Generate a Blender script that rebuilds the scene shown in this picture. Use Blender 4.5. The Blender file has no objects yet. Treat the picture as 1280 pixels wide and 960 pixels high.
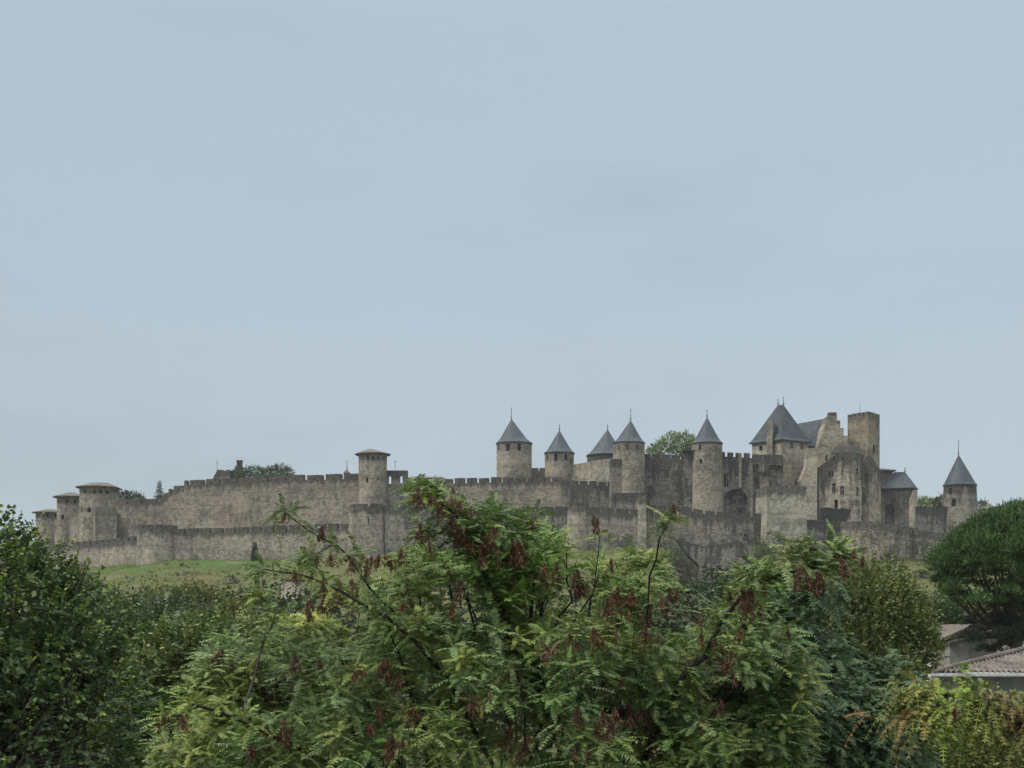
import bpy, math, random
import numpy as np
from mathutils import Vector
from mathutils.bvhtree import BVHTree
from mathutils.geometry import tessellate_polygon

F, H0, ZC = 1758.0, 790.0, 14.0      # focal length in photo pixels, horizon row, eye height (m)
scene = bpy.context.scene
COL = scene.collection
rnd = random.Random(5)

def at(px, py, Y):
    return Vector(((px-640)*Y/F, Y, ZC+(H0-py)*Y/F))
def X_(px, Y): return (px-640)*Y/F
def Z_(py, Y): return ZC+(H0-py)*Y/F
def lerp_table(tab, x):
    xs = [t[0] for t in tab]; return float(np.interp(x, xs, [t[1] for t in tab]))
YO = [(-60,455),(54,430),(170,405),(440,388),(700,378),(850,372),(1000,368),(1100,372),(1220,400),(1400,440)]
def Yo(px): return lerp_table(YO, px)

# ---------------------------------------------------------------- materials
class N:
    def __init__(s, m):
        m.use_nodes = True; s.t = m.node_tree; s.t.nodes.clear()
    def n(s, typ, **kw):
        nd = s.t.nodes.new(typ)
        for k, v in kw.items():
            if k.startswith('i_'):
                key = k[2:]
                nd.inputs[int(key) if key.isdigit() else key.replace('_', ' ')].default_value = v
            else: setattr(nd, k, v)
        return nd
    def l(s, a, b): s.t.links.new(a, b)
    def val(s, sock, v):
        if hasattr(v, 'links') or hasattr(v, 'is_linked'): s.l(v, sock)
        else: sock.default_value = v
    def math(s, op, a, b=0.0, clamp=False):
        nd = s.n('ShaderNodeMath', operation=op, use_clamp=clamp)
        s.val(nd.inputs[0], a); s.val(nd.inputs[1], b); return nd.outputs[0]
    def mix(s, f, a, b, blend='MIX'):
        nd = s.n('ShaderNodeMix', data_type='RGBA', blend_type=blend)
        s.val(nd.inputs[0], f)
        for i, c in ((6, a), (7, b)):
            if isinstance(c, tuple): nd.inputs[i].default_value = (*c[:3], 1)
            else: s.l(c, nd.inputs[i])
        return nd.outputs[2]
    def ramp(s, x, lo, hi, a=0.0, b=1.0):
        nd = s.n('ShaderNodeMapRange', interpolation_type='SMOOTHSTEP')
        s.val(nd.inputs[0], x); nd.inputs[1].default_value = lo; nd.inputs[2].default_value = hi
        nd.inputs[3].default_value = a; nd.inputs[4].default_value = b; return nd.outputs[0]
    def noise(s, vec, scale, detail=4, rough=.6, dist=0.0):
        nd = s.n('ShaderNodeTexNoise'); nd.inputs['Scale'].default_value = scale
        nd.inputs['Detail'].default_value = detail; nd.inputs['Roughness'].default_value = rough
        nd.inputs['Distortion'].default_value = dist
        if vec is not None: s.l(vec, nd.inputs['Vector'])
        return nd.outputs['Fac']
    def mapv(s, vec, scale=(1,1,1), loc=(0,0,0)):
        nd = s.n('ShaderNodeMapping'); nd.inputs['Scale'].default_value = scale; nd.inputs['Location'].default_value = loc
        s.l(vec, nd.inputs['Vector']); return nd.outputs[0]
    def out(s, shader): s.l(shader, s.n('ShaderNodeOutputMaterial').outputs[0] if False else s.n('ShaderNodeOutputMaterial').inputs['Surface'])

def stone(name, light=(.33,.29,.22), dark=(.19,.165,.13), stain=(.030,.031,.030), top=3.0, amount=.5, streak=1.0, patch=.3, crest=.55, seed=0.0, lichen=None):
    light=(light[0]*1.10,light[1]*1.11,light[2]*1.14); dark=(dark[0]*.74,dark[1]*.76,dark[2]*.80)
    m = bpy.data.materials.new(name); k = N(m)
    uv = k.n('ShaderNodeUVMap').outputs[0]
    sep = k.n('ShaderNodeSeparateXYZ'); k.l(uv, sep.inputs[0]); u, v = sep.outputs[0], sep.outputs[1]
    pos = k.n('ShaderNodeNewGeometry').outputs['Position']
    pos = k.mapv(pos, loc=(seed*7, seed*3, seed))
    uvs = k.mapv(uv, loc=(seed*13, 0, seed))
    big = k.noise(pos, .09, 3, .55)
    mid = k.noise(k.mapv(pos,(1,1,.55)), .8, 8, .75)
    fine = k.noise(pos, 2.6, 5, .7)
    # masonry courses: every block a slightly different stone
    br = k.n('ShaderNodeTexBrick', offset=.5); k.l(uvs, br.inputs['Vector'])
    br.inputs['Color1'].default_value = (0,0,0,1); br.inputs['Color2'].default_value = (1,1,1,1); br.inputs['Mortar'].default_value = (.35,.35,.35,1)
    br.inputs['Scale'].default_value = 1.0; br.inputs['Brick Width'].default_value = .85; br.inputs['Row Height'].default_value = .42
    br.inputs['Mortar Size'].default_value = .03; br.inputs['Bias'].default_value = 0
    bsep = k.n('ShaderNodeSeparateColor'); k.l(br.outputs[0], bsep.inputs[0]); bv = bsep.outputs[0]
    f = k.math('ADD', k.math('MULTIPLY', k.math('SUBTRACT', mid, .5), 2.2), k.math('MULTIPLY', k.math('SUBTRACT', big, .5), 1.5))
    f = k.math('ADD', f, k.math('MULTIPLY', k.math('SUBTRACT', bv, .5), .65))
    f = k.math('ADD', f, k.math('MULTIPLY', k.math('SUBTRACT', fine, .5), 1.7))
    f = k.math('ADD', f, .5, clamp=True)
    base = k.mix(f, dark, light)
    warm = k.ramp(k.noise(k.mapv(pos, loc=(31,11,5)), .13, 3), .45, .7)
    base = k.mix(k.math('MULTIPLY', warm, .4), base, (light[0]*1.0, light[1]*.93, light[2]*.82))
    # repair courses: faint horizontal changes of masonry
    band = k.noise(k.mapv(uvs, (.02, .33, 1)), 1, 4, .7)
    base = k.mix(k.ramp(band, .52, .60, 0, .38), base, (dark[0]*.8, dark[1]*.8, dark[2]*.8))
    # lichen and water stains running down from the wall head
    st = k.noise(k.mapv(uvs, (.75, .06, 1)), 1, 5, .7)
    st2 = k.noise(k.mapv(uvs, (.33, .05, 1), (5,2,0)), 1, 3, .6)
    drop = k.math('DIVIDE', v, top)
    a = k.math('SUBTRACT', k.math('ADD', 1.0, k.math('MULTIPLY', k.math('SUBTRACT', st, .5), 4.6*streak)), drop)
    a = k.math('ADD', a, k.math('MULTIPLY', k.math('SUBTRACT', st2, .5), 3.0*streak))
    a = k.math('ADD', a, k.math('MULTIPLY', k.math('SUBTRACT', mid, .5), 1.2))
    m1 = k.ramp(a, .1, .8, 0, min(1,amount*1.15))
    p = k.math('ADD', k.noise(k.mapv(pos, loc=(3,71,9)), .16, 6, .7), k.math('MULTIPLY', k.math('SUBTRACT', st, .5), .35))
    m2 = k.ramp(p, .51, .59, 0, min(1,patch*1.35))
    crown = k.math('ADD', v, k.math('MULTIPLY', k.math('SUBTRACT', k.noise(k.mapv(uvs, (.7, .14, 1)), 1, 4, .7), .5), 5.0))
    m3 = k.ramp(crown, 3.3, 1.8, 0, crest)
    msk = k.math('MAXIMUM', k.math('MAXIMUM', m1, m2), m3)
    msk = k.math('MULTIPLY', msk, k.ramp(fine, .35, .6, 1.0, .72))
    col = k.mix(msk, base, stain)
    if lichen:
        col = k.mix(k.ramp(k.noise(k.mapv(pos, loc=(9,9,40)), .6, 6, .7), .52, .72, 0, .5), col, lichen)
    bs = k.n('ShaderNodeBsdfPrincipled'); k.l(col, bs.inputs['Base Color'])
    bs.inputs['Roughness'].default_value = .95; bs.inputs['Specular IOR Level'].default_value = .15
    bump = k.n('ShaderNodeBump'); bump.inputs['Strength'].default_value = .7; bump.inputs['Distance'].default_value = .35
    hh = k.math('ADD', fine, k.math('MULTIPLY', bv, .25)); k.l(hh, bump.inputs['Height']); k.l(bump.outputs[0], bs.inputs['Normal'])
    k.out(bs.outputs[0]); return m

def plain(name, c1, c2, scale=2.0, rough=.8, spec=.3, bump=.3, stretch=(1,1,1)):
    m = bpy.data.materials.new(name); k = N(m)
    pos = k.n('ShaderNodeNewGeometry').outputs['Position']
    f = k.noise(k.mapv(pos, stretch), scale, 6, .7)
    bs = k.n('ShaderNodeBsdfPrincipled'); k.l(k.mix(k.ramp(f, .3, .7), c1, c2), bs.inputs['Base Color'])
    bs.inputs['Roughness'].default_value = rough; bs.inputs['Specular IOR Level'].default_value = spec
    b = k.n('ShaderNodeBump'); b.inputs['Strength'].default_value = bump; b.inputs['Distance'].default_value = .1
    k.l(f, b.inputs['Height']); k.l(b.outputs[0], bs.inputs['Normal'])
    k.out(bs.outputs[0]); return m

def roofing(name, c1, c2, rows=.35, moss=None, rough=.6, pan=None):
    m = bpy.data.materials.new(name); k = N(m)
    pos = k.n('ShaderNodeNewGeometry').outputs['Position']
    uv = k.n('ShaderNodeUVMap').outputs[0]
    br = k.n('ShaderNodeTexBrick', offset=.5); k.l(uv, br.inputs['Vector'])
    br.inputs['Color1'].default_value = (0,0,0,1); br.inputs['Color2'].default_value = (1,1,1,1); br.inputs['Mortar'].default_value = (0,0,0,1)
    br.inputs['Scale'].default_value = 1.0; br.inputs['Brick Width'].default_value = rows; br.inputs['Row Height'].default_value = rows
    br.inputs['Mortar Size'].default_value = .02
    f = k.math('ADD', k.math('MULTIPLY', k.noise(pos, .5, 7, .75), .9), k.math('MULTIPLY', br.outputs['Fac'], .1))
    sep = k.n('ShaderNodeSeparateColor'); k.l(br.outputs[0], sep.inputs[0])
    f = k.math('ADD', f, k.math('MULTIPLY', k.math('SUBTRACT', sep.outputs[0], .5), .22))
    st = k.noise(k.mapv(uv, (.9, .12, 1)), 1, 4, .6)
    f = k.math('ADD', f, k.math('MULTIPLY', k.math('SUBTRACT', st, .5), .8))
    col = k.mix(k.ramp(f, .25, .75), c1, c2)
    if moss: col = k.mix(k.ramp(k.noise(pos, .4, 6, .7), .5, .65, 0, .6), col, moss)
    bs = k.n('ShaderNodeBsdfPrincipled'); k.l(col, bs.inputs['Base Color'])
    bs.inputs['Roughness'].default_value = rough; bs.inputs['Specular IOR Level'].default_value = .35
    b = k.n('ShaderNodeBump'); b.inputs['Strength'].default_value = .5; b.inputs['Distance'].default_value = .06
    k.l(f, b.inputs['Height']); k.l(b.outputs[0], bs.inputs['Normal'])
    k.out(bs.outputs[0]); return m

M = {}
M['inner']  = stone('weathered_inner_stone', crest=0.9, light=(.33,.285,.22), dark=(.175,.15,.12), top=3.2, amount=.75, patch=.35, seed=1)
M['inner2'] = stone('dark_inner_stone', crest=0.92, light=(.25,.225,.18), dark=(.12,.11,.09), top=6, amount=.8, patch=.6, seed=4)
M['outer']  = stone('outer_wall_stone', crest=0.92, light=(.36,.315,.25), dark=(.19,.168,.135), top=2.6, amount=.85, patch=.22, streak=1.1, seed=2)
M['outer2'] = stone('blackened_wall_stone', crest=0.9, light=(.26,.235,.195), dark=(.14,.128,.108), top=4.2, amount=.88, patch=.6, streak=1.2, seed=7)
M['tower']  = stone('tower_stone', crest=0.35, light=(.34,.30,.235), dark=(.18,.158,.125), top=2.2, amount=.45, patch=.35, seed=3)
M['ochre']  = stone('pale_ochre_stone', crest=0.35, light=(.45,.40,.31), dark=(.27,.24,.19), top=1.5, amount=.4, patch=.28, seed=5)
M['keep']   = stone('ochre_keep_stone', crest=0.6, light=(.28,.24,.175), dark=(.17,.145,.11), top=1.8, amount=.7, patch=.5, seed=6)
M['mossy']  = stone('mossy_pale_stone', crest=0.85, light=(.42,.39,.31), dark=(.25,.235,.185), top=2.2, amount=.6, patch=.3, seed=9, lichen=(.13,.13,.07))
M['rubble'] = stone('rubble_stone', crest=0.85, light=(.42,.36,.27), dark=(.15,.13,.10), top=3.5, amount=.6, patch=.5, streak=.6, seed=8)
M['slate']  = roofing('slate', (.017,.026,.034), (.048,.062,.074), .5, rough=.6)
M['tile']   = roofing('clay_tile', (.075,.062,.050), (.15,.125,.10), .5, moss=(.085,.08,.058), rough=.85)
M['metal']  = plain('dark_lead', (.05,.05,.055), (.09,.09,.095), 3, .5)
M['void']   = plain('dark_opening_pane', (.012,.011,.010), (.03,.027,.023), 3, .9, .1)  # near-black panes paint the dark inside of the window openings
M['redwood']= plain('faded_red_shutter', (.12,.035,.025), (.17,.055,.04), 3, .8)
M['frame']  = plain('pale_window_stone', (.24,.22,.18), (.34,.31,.26), 3, .9)

# ---------------------------------------------------------------- object helpers
def props(o, label=None, cat=None, group=None, kind=None):
    if label: o['label'] = label
    if cat: o['category'] = cat
    if group: o['group'] = group
    if kind: o['kind'] = kind
    return o
def thing(name, label, cat, loc, group=None):
    o = bpy.data.objects.new(name, None); o.empty_display_size = .5
    COL.objects.link(o); o.location = loc; props(o, label, cat, group); o['_loc'] = tuple(loc)
    return o
def root_loc(parent):
    while parent is not None and parent.parent is not None: parent = parent.parent
    return Vector(parent.location) if parent is not None else Vector((0,0,0))

class MB:
    """collects faces with uvs, in world space"""
    def __init__(s): s.v=[]; s.f=[]; s.uv=[]; s.map={}
    def vert(s, p, weld=True):
        key = (round(p[0],4), round(p[1],4), round(p[2],4))
        if weld and key in s.map: return s.map[key]
        s.v.append(tuple(p)); s.map[key] = len(s.v)-1; return len(s.v)-1
    def face(s, pts, uvs=None):
        ids = [s.vert(p) for p in pts]
        out=[]; ou=[]
        for i, a in enumerate(ids):
            if a not in out: out.append(a); ou.append(uvs[i] if uvs else (pts[i][0], pts[i][2]))
        if len(out) >= 3: s.f.append(out); s.uv.append(ou)
    def mesh(s, name, mat, off=Vector((0,0,0)), smooth=False):
        me = bpy.data.meshes.new(name)
        me.from_pydata([(p[0]-off.x, p[1]-off.y, p[2]-off.z) for p in s.v], [], s.f)
        ul = me.uv_layers.new(name='UVMap'); flat=[]
        for q in s.uv:
            for a in q: flat += [a[0], a[1]]
        ul.data.foreach_set('uv', flat)
        me.materials.append(mat)
        if smooth: me.polygons.foreach_set('use_smooth', [True]*len(me.polygons))
        me.update(); return me
    def build(s, name, mat, parent=None, label=None, smooth=False):
        o = bpy.data.objects.new(name, s.mesh(name, mat, root_loc(parent), smooth))
        COL.objects.link(o); o.parent = parent
        if label: o['label'] = label
        return o

def box_into(mb, plan, z0, z1, top_scale=None, ztop=None, u0=0.0):
    """prism from plan polygon [(x,y)] counter-clockwise seen from above (front edge left->right)"""
    n = len(plan); u = u0
    zt = ztop or [z1]*n
    for i in range(n):
        a, b = plan[i], plan[(i+1)%n]; L = math.dist(a, b)
        mb.face([(a[0],a[1],z0),(b[0],b[1],z0),(b[0],b[1],zt[(i+1)%n]),(a[0],a[1],zt[i])],
                [(u,zt[i]-z0),(u+L,zt[(i+1)%n]-z0),(u+L,0),(u,0)]); u += L
    mb.face([(p[0],p[1],zt[i]) for i,p in enumerate(plan)], [(p[0],p[1]) for p in plan])
    mb.face([(p[0],p[1],z0) for p in reversed(plan)], [(p[0],p[1]) for p in plan])

def quad_plan(px0, px1, Y, depth, skew=0.0):
    """rectangle whose front runs px0..px1 at Y; skew moves the right end back"""
    a = Vector((X_(px0,Y), Y)); b = Vector((X_(px1,Y+skew), Y+skew)); t=(b-a).normalized(); n=Vector((-t.y,t.x))*depth
    return [tuple(a), tuple(b), tuple(b+n), tuple(a+n)]

def strip(mb, path, thick, merlon=None, closed=False, batter=0.0, slits=False, seed=1, floor_drop=1.2):
    """wall along path [(x,y,ztop,zbase)], outward side on the right-hand of travel (towards the viewer when left->right).
       merlon = (width, gap, height)"""
    R = random.Random(seed)
    P = [Vector(p[:2]) for p in path]; n = len(P)
    seglen = [(P[(i+1)%n]-P[i]).length for i in range(n if closed else n-1)]
    S = [0]
    for L in seglen: S.append(S[-1]+L)
    total = S[-1]
    pp = list(path)+([path[0]] if closed else [])
    def samp(s):
        s = min(max(s,0),total)
        for i in range(len(seglen)):
            if s <= S[i+1]+1e-6 or i==len(seglen)-1:
                t = (s-S[i])/seglen[i] if seglen[i]>1e-9 else 0; a=pp[i]; b=pp[i+1]
                return [a[j]*(1-t)+b[j]*t for j in range(4)]
    def segn(i):
        t=(Vector(pp[i+1][:2])-Vector(pp[i][:2])).normalized(); return Vector((t.y,-t.x))
    segs=len(seglen); good=[i for i in range(segs) if seglen[i]>.35] or list(range(segs))
    def nrm(s):
        s0=max(0,min(total,s)); acc=Vector((0,0))
        for i in good:
            if S[i]-.02 <= s0 <= S[i+1]+.02: acc+=segn(i)
        if closed and (s0<.02 or s0>total-.02): acc=segn(good[0])+segn(good[-1])
        if acc.length<1e-6:
            j=min(good,key=lambda i:abs((S[i]+S[i+1])/2-s0)); acc=segn(j)
        nn=acc.normalized()
        j=[i for i in good if S[i]-.02<=s0<=S[i+1]+.02]
        if j:
            c=nn.dot(segn(j[0])); nn=nn/max(c,.5)
        return nn
    cuts=set([0,total]); 
    for x in S: cuts.add(x)
    cols=[]  # (s0,s1,ismerlon,top offset)
    marks=[]
    if merlon:
        w,g,h=merlon; per=w+g; k=max(1,round(total/per)); sc=total/(k*per if closed else (k*per-g))
        s=0
        for i in range(k):
            ww=w*sc
            marks.append((s,s+ww,R.uniform(-.10,.06)*h)); s+=ww+g*sc
        for a,b,_ in marks: cuts.add(a); cuts.add(min(b,total))
    cs=sorted(cuts); c2=[cs[0]]
    for c in cs[1:]:
        if c-c2[-1]>.03: c2.append(c)
    c2[-1]=total
    h=merlon[2] if merlon else 0
    info=[]
    for c in c2:
        x,y,zt,zb=samp(c); nn=nrm(c)
        info.append((c,Vector((x,y)),nn,zt,zb))
    def ismer(m):
        for a,b,j in marks:
            if a<=m<=b: return j
        return None
    def V(p,z): return (p.x,p.y,z)
    ncol=len(c2)-1; prev=None; first=None
    for i in range(ncol):
        c0,p0,n0,t0,b0=info[i]; c1,p1,n1,t1,b1=info[i+1]
        if closed and i==ncol-1: p1,n1,t1,b1=info[0][1:5]
        q0=p0-n0*thick; q1=p1-n1*thick; o0=p0+n0*batter; o1=p1+n1*batter
        m0,m1=t0-h,t1-h
        mb.face([V(o0,b0),V(o1,b1),V(p1,m1),V(p0,m0)],[(c0,t0-b0),(c1,t1-b1),(c1,h),(c0,h)])
        j = ismer((c0+c1)/2) if merlon else None
        if closed:
            f0,f1=m0-floor_drop,m1-floor_drop
            mb.face([V(q1,f1),V(q0,f0),V(q0,m0),V(q1,m1)],[(c1,f1),(c0,f0),(c0,0),(c1,0)])
        else:
            mb.face([V(q1,b1),V(q0,b0),V(q0,m0),V(q1,m1)],[(c1,t1-b1),(c0,t0-b0),(c0,h),(c1,h)])
            mb.face([V(q0,b0),V(q1,b1),V(o1,b1),V(o0,b0)])
        up = (t0+j, t1+j) if j is not None else None
        if up is not None:
            # slit in the middle of a wide merlon, only when this column is the whole merlon
            if slits and (c1-c0)>1.4:
                e=.11; sc_=.62*h; mid=(c0+c1)/2
                def ip(c):
                    t=(c-c0)/(c1-c0); return p0.lerp(p1,t), q0.lerp(q1,t), t
                pts=[c0, mid-e, mid+e, c1]
                for a_,b_,hole in ((pts[0],pts[1],0),(pts[1],pts[2],1),(pts[2],pts[3],0)):
                    pa,qa,ta=ip(a_); pb,qb,tb=ip(b_)
                    za,zb_=m0+(m1-m0)*ta,m0+(m1-m0)*tb; ua,ub=up[0]+(up[1]-up[0])*ta, up[0]+(up[1]-up[0])*tb
                    if hole:
                        mb.face([V(pa,za),V(pb,zb_),V(qb,zb_),V(qa,za)])
                        mb.face([V(pa,za),V(qa,za),V(qa,za+sc_),V(pa,za+sc_)]); mb.face([V(qb,zb_),V(pb,zb_),V(pb,zb_+sc_),V(qb,zb_+sc_)])
                        mb.face([V(qa,za+sc_),V(qb,zb_+sc_),V(pb,zb_+sc_),V(pa,za+sc_)])
                        za+=sc_; zb_+=sc_
                    mb.face([V(pa,za),V(pb,zb_),V(pb,ub),V(pa,ua)],[(a_,h*.8),(b_,h*.8),(b_,0),(a_,0)])
                    mb.face([V(qb,zb_),V(qa,za),V(qa,ua),V(qb,ub)],[(b_,h*.8),(a_,h*.8),(a_,0),(b_,0)])
                    mb.face([V(pa,ua),V(pb,ub),V(qb,ub),V(qa,ua)],[(a_,0),(b_,0),(b_,.5),(a_,.5)])
            else:
                mb.face([V(p0,m0),V(p1,m1),V(p1,up[1]),V(p0,up[0])],[(c0,h),(c1,h),(c1,0),(c0,0)])
                mb.face([V(q1,m1),V(q0,m0),V(q0,up[0]),V(q1,up[1])],[(c1,h),(c0,h),(c0,0),(c1,0)])
                mb.face([V(p0,up[0]),V(p1,up[1]),V(q1,up[1]),V(q0,up[0])],[(c0,0),(c1,0),(c1,.5),(c0,.5)])
        else:
            mb.face([V(p0,m0),V(p1,m1),V(q1,m1),V(q0,m0)],[(c0,h),(c1,h),(c1,h),(c0,h)])
        # risers
        if merlon:
            if i>0 or closed:
                pj = prev if i>0 else None
                if i>0 and (pj is None)!=(j is None):
                    hi = t0+(j if j is not None else pj)
                    q=[V(p0,m0),V(p0,hi),V(q0,hi),V(q0,m0)]
                    if j is None: q=q[::-1]
                    mb.face(q,[(0,h),(0,0),(.5,0),(.5,h)] if j is not None else [(.5,h),(.5,0),(0,0),(0,h)])
            if i==0: first=(j,p0,q0,m0,t0)
        prev=j
        if not closed:
            if i==0:
                mb.face([V(o0,b0),V(p0,m0),V(q0,m0),V(q0,b0)],[(0,t0-b0),(0,h),(thick,h),(thick,t0-b0)])
                if up: mb.face([V(p0,m0),V(p0,up[0]),V(q0,up[0]),V(q0,m0)],[(0,h),(0,0),(thick,0),(thick,h)])
            if i==ncol-1:
                mb.face([V(q1,b1),V(q1,m1),V(p1,m1),V(o1,b1)],[(thick,t1-b1),(thick,h),(0,h),(0,t1-b1)])
                if up: mb.face([V(q1,m1),V(q1,up[1]),V(p1,up[1]),V(p1,m1)],[(thick,h),(thick,0),(0,0),(0,h)])
    if closed:
        if merlon and first and (first[0] is None)!=(prev is None):
            j,p0,q0,m0,t0=first; hi=t0+(j if j is not None else prev)
            q=[V(p0,m0),V(p0,hi),V(q0,hi),V(q0,m0)]
            if j is None: q=q[::-1]
            mb.face(q,[(0,h),(0,0),(.5,0),(.5,h)])
        mb.face([V(a[1]-a[2]*thick, a[3]-h-floor_drop) for a in info[:-1]])
        mb.face([V(a[1]+a[2]*batter, a[4]) for a in reversed(info[:-1])])

def circle_plan(cx, cy, r, n=36, stretch=1.0):
    return [(cx+r*math.cos(math.pi+2*math.pi*i/n), cy+r*stretch*math.sin(math.pi+2*math.pi*i/n)) for i in range(n)]

def arch_outline(w, h, arch):
    """outline in (u,z) centred, counter-clockwise"""
    if not arch: return [(-w/2,-h/2),(w/2,-h/2),(w/2,h/2),(-w/2,h/2)]
    pts=[(-w/2,-h/2),(w/2,-h/2)]
    r=w/2; zc=h/2-r*(1.25 if arch=='pointed' else 1.0)
    k=8
    for i in range(k+1):
        a=math.pi*i/k; z=math.sin(a)
        if arch=='pointed': z=z*1.25 if i!=k//2 else 1.42
        pts.append((r*math.cos(a), zc+r*z))
    return pts

def prism_along(mb, c, nrm, outline, d0, d1):
    """outline extruded along horizontal direction nrm (pointing outwards) from d0 to d1"""
    side=Vector((-nrm.y,nrm.x,0)); 
    fr=[c+side*u+Vector((0,0,z))+nrm*d1 for u,z in outline]; bk=[c+side*u+Vector((0,0,z))+nrm*d0 for u,z in outline]
    n=len(outline)
    mb.face(fr); mb.face(bk[::-1])
    for i in range(n): mb.face([bk[i],bk[(i+1)%n],fr[(i+1)%n],fr[i]])

def cut_windows(obj, wins):
    """wins: dicts px,py,w,h (photo pixels), arch, depth, pane (material key/None), frame. Cuts recesses and adds window parts."""
    rl = root_loc(obj.parent if obj.parent else obj)
    if obj.parent is None: rl = Vector((0,0,0))
    bvh = BVHTree.FromPolygons([v.co for v in obj.data.vertices], [p.vertices[:] for p in obj.data.polygons])
    cut = MB(); jobs=[]; cam = Vector((0,0,ZC))-rl
    for w in wins:
        d = at(w['px'], w['py'], 100)-Vector((0,0,ZC)); d.normalize()
        hit, nn, idx, dist = bvh.ray_cast(cam, d)
        if hit is None: print('window missed', obj.name, w['px'], w['py']); continue
        nn = Vector((nn.x, nn.y, 0))
        if nn.length<.1: nn=Vector((0,-1,0))
        nn.normalize()
        if nn.y>0: nn=-nn
        Yh = (hit+rl).y; s = Yh/F
        ww = w['w']*s/max(.35,abs(nn.y)); hh=w['h']*s
        out = arch_outline(ww, hh, w.get('arch'))
        dp = w.get('depth', .7)
        prism_along(cut, hit+rl, nn, out, -dp, .8)
        jobs.append((hit+rl, nn, ww, hh, out, dp, w))
    if not jobs: return
    co = cut.build('cutter', M['void'])
    # cutter lives in world coordinates: shift into the thing's space
    co.data.transform(__import__('mathutils').Matrix.Translation(-rl))
    old = obj.parent; obj.parent=None
    md = obj.modifiers.new('b','BOOLEAN'); md.object=co; md.operation='DIFFERENCE'; md.solver='EXACT'
    bpy.context.view_layer.update()
    dg = bpy.context.evaluated_depsgraph_get(); dg.update()
    me = bpy.data.meshes.new_from_object(obj.evaluated_get(dg))
    obj.modifiers.clear()
    if len(me.polygons) > 4: 
        me.name=obj.data.name; mats=obj.data.materials[:]
        obj.data = me
        me.materials.clear(); me.materials.append(mats[0])
        me.polygons.foreach_set('material_index',[0]*len(me.polygons))
    else: print('boolean failed', obj.name)
    obj.parent=old
    bpy.data.objects.remove(co)
    for (c, nn, ww, hh, out, dp, w) in jobs:
        if w.get('pane','void') is None: continue
        mb = MB(); k = max(.0, 1.0)
        prism_along(mb, c, nn, [(u*1.0+(.03 if u>0 else -.03), z*1.0+(.03 if z>0 else -.03)) for u,z in out], -dp+.05, -dp+.18)
        wo = mb.build(w.get('name','window'), M[w.get('pane','void')], obj)
        if w.get('label'): wo['label']=w['label']
        if w.get('frame'):
            fm=MB(); b=.16
            for (x0,x1,z0,z1) in ((-ww/2-b,-ww/2,-hh/2-b,hh/2+b),(ww/2,ww/2+b,-hh/2-b,hh/2+b),(-ww/2,ww/2,hh/2,hh/2+b),(-ww/2,ww/2,-hh/2-b,-hh/2)):
                prism_along(fm, c, nn, [(x0,z0),(x1,z0),(x1,z1),(x0,z1)], -.1, .07)
            prism_along(fm, c, nn, [(-.07,-hh/2),(.07,-hh/2),(.07,hh/2),(-.07,hh/2)], -dp+.2, -dp+.42)
            prism_along(fm, c, nn, [(-ww/2,hh*.12),(ww/2,hh*.12),(ww/2,hh*.12+.12),(-ww/2,hh*.12+.12)], -dp+.22, -dp+.40)
            fm.build('frame', M['frame'], wo)

def roof_loft(mb, eave, z_e, ridge, z_r, flare=None, fascia=.22, under=True):
    """eave polygon (ccw), ridge = list of 1 or 2 (x,y). flare=(fraction up, inward fraction)"""
    n=len(eave)
    def near(p):
        if len(ridge)==1: return ridge[0]
        a,b=Vector(ridge[0]),Vector(ridge[1]); ab=b-a; t=max(0,min(1,(Vector(p)-a).dot(ab)/ab.length_squared)); q=a+ab*t; return (q.x,q.y)
    tops=[near(p) for p in eave]
    lv=[(0,0)]+(flare or [])+[(1,1)]
    u=0
    for i in range(n):
        j=(i+1)%n; L=math.dist(eave[i],eave[j])
        for a in range(len(lv)-1):
            (h0,f0),(h1,f1)=lv[a],lv[a+1]
            def pt(k,hf,ff): return (eave[k][0]*(1-ff)+tops[k][0]*ff, eave[k][1]*(1-ff)+tops[k][1]*ff, z_e+(z_r-z_e)*hf)
            H=(z_r-z_e)*1.1
            mb.face([pt(i,h0,f0),pt(j,h0,f0),pt(j,h1,f1),pt(i,h1,f1)],[(u,H*(1-h0)),(u+L,H*(1-h0)),(u+L,H*(1-h1)),(u,H*(1-h1))])
        mb.face([(eave[i][0],eave[i][1],z_e-fascia),(eave[j][0],eave[j][1],z_e-fascia),(eave[j][0],eave[j][1],z_e),(eave[i][0],eave[i][1],z_e)])
        u+=L
    mb.face([(p[0],p[1],z_e-fascia) for p in reversed(eave)])

def rod(mb, a, b, r0, r1, n=6):
    a=Vector(a); b=Vector(b); d=(b-a).normalized(); s=d.orthogonal().normalized(); t=d.cross(s)
    A=[a+(s*math.cos(2*math.pi*i/n)+t*math.sin(2*math.pi*i/n))*r0 for i in range(n)]
    B=[b+(s*math.cos(2*math.pi*i/n)+t*math.sin(2*math.pi*i/n))*r1 for i in range(n)]
    for i in range(n): mb.face([A[i],A[(i+1)%n],B[(i+1)%n],B[i]])
    mb.face(A[::-1]); mb.face(B)

def finial(parent, x, y, z, h):
    mb=MB(); rod(mb,(x,y,z-.3),(x,y,z+h),.13,.05)
    rod(mb,(x,y,z+.15),(x,y,z+.4),.26,.26,8)
    rod(mb,(x-.28,y,z+h*.82),(x+.28,y,z+h*.82),.06,.06)
    return mb.build('finial', M['metal'], parent)

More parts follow.
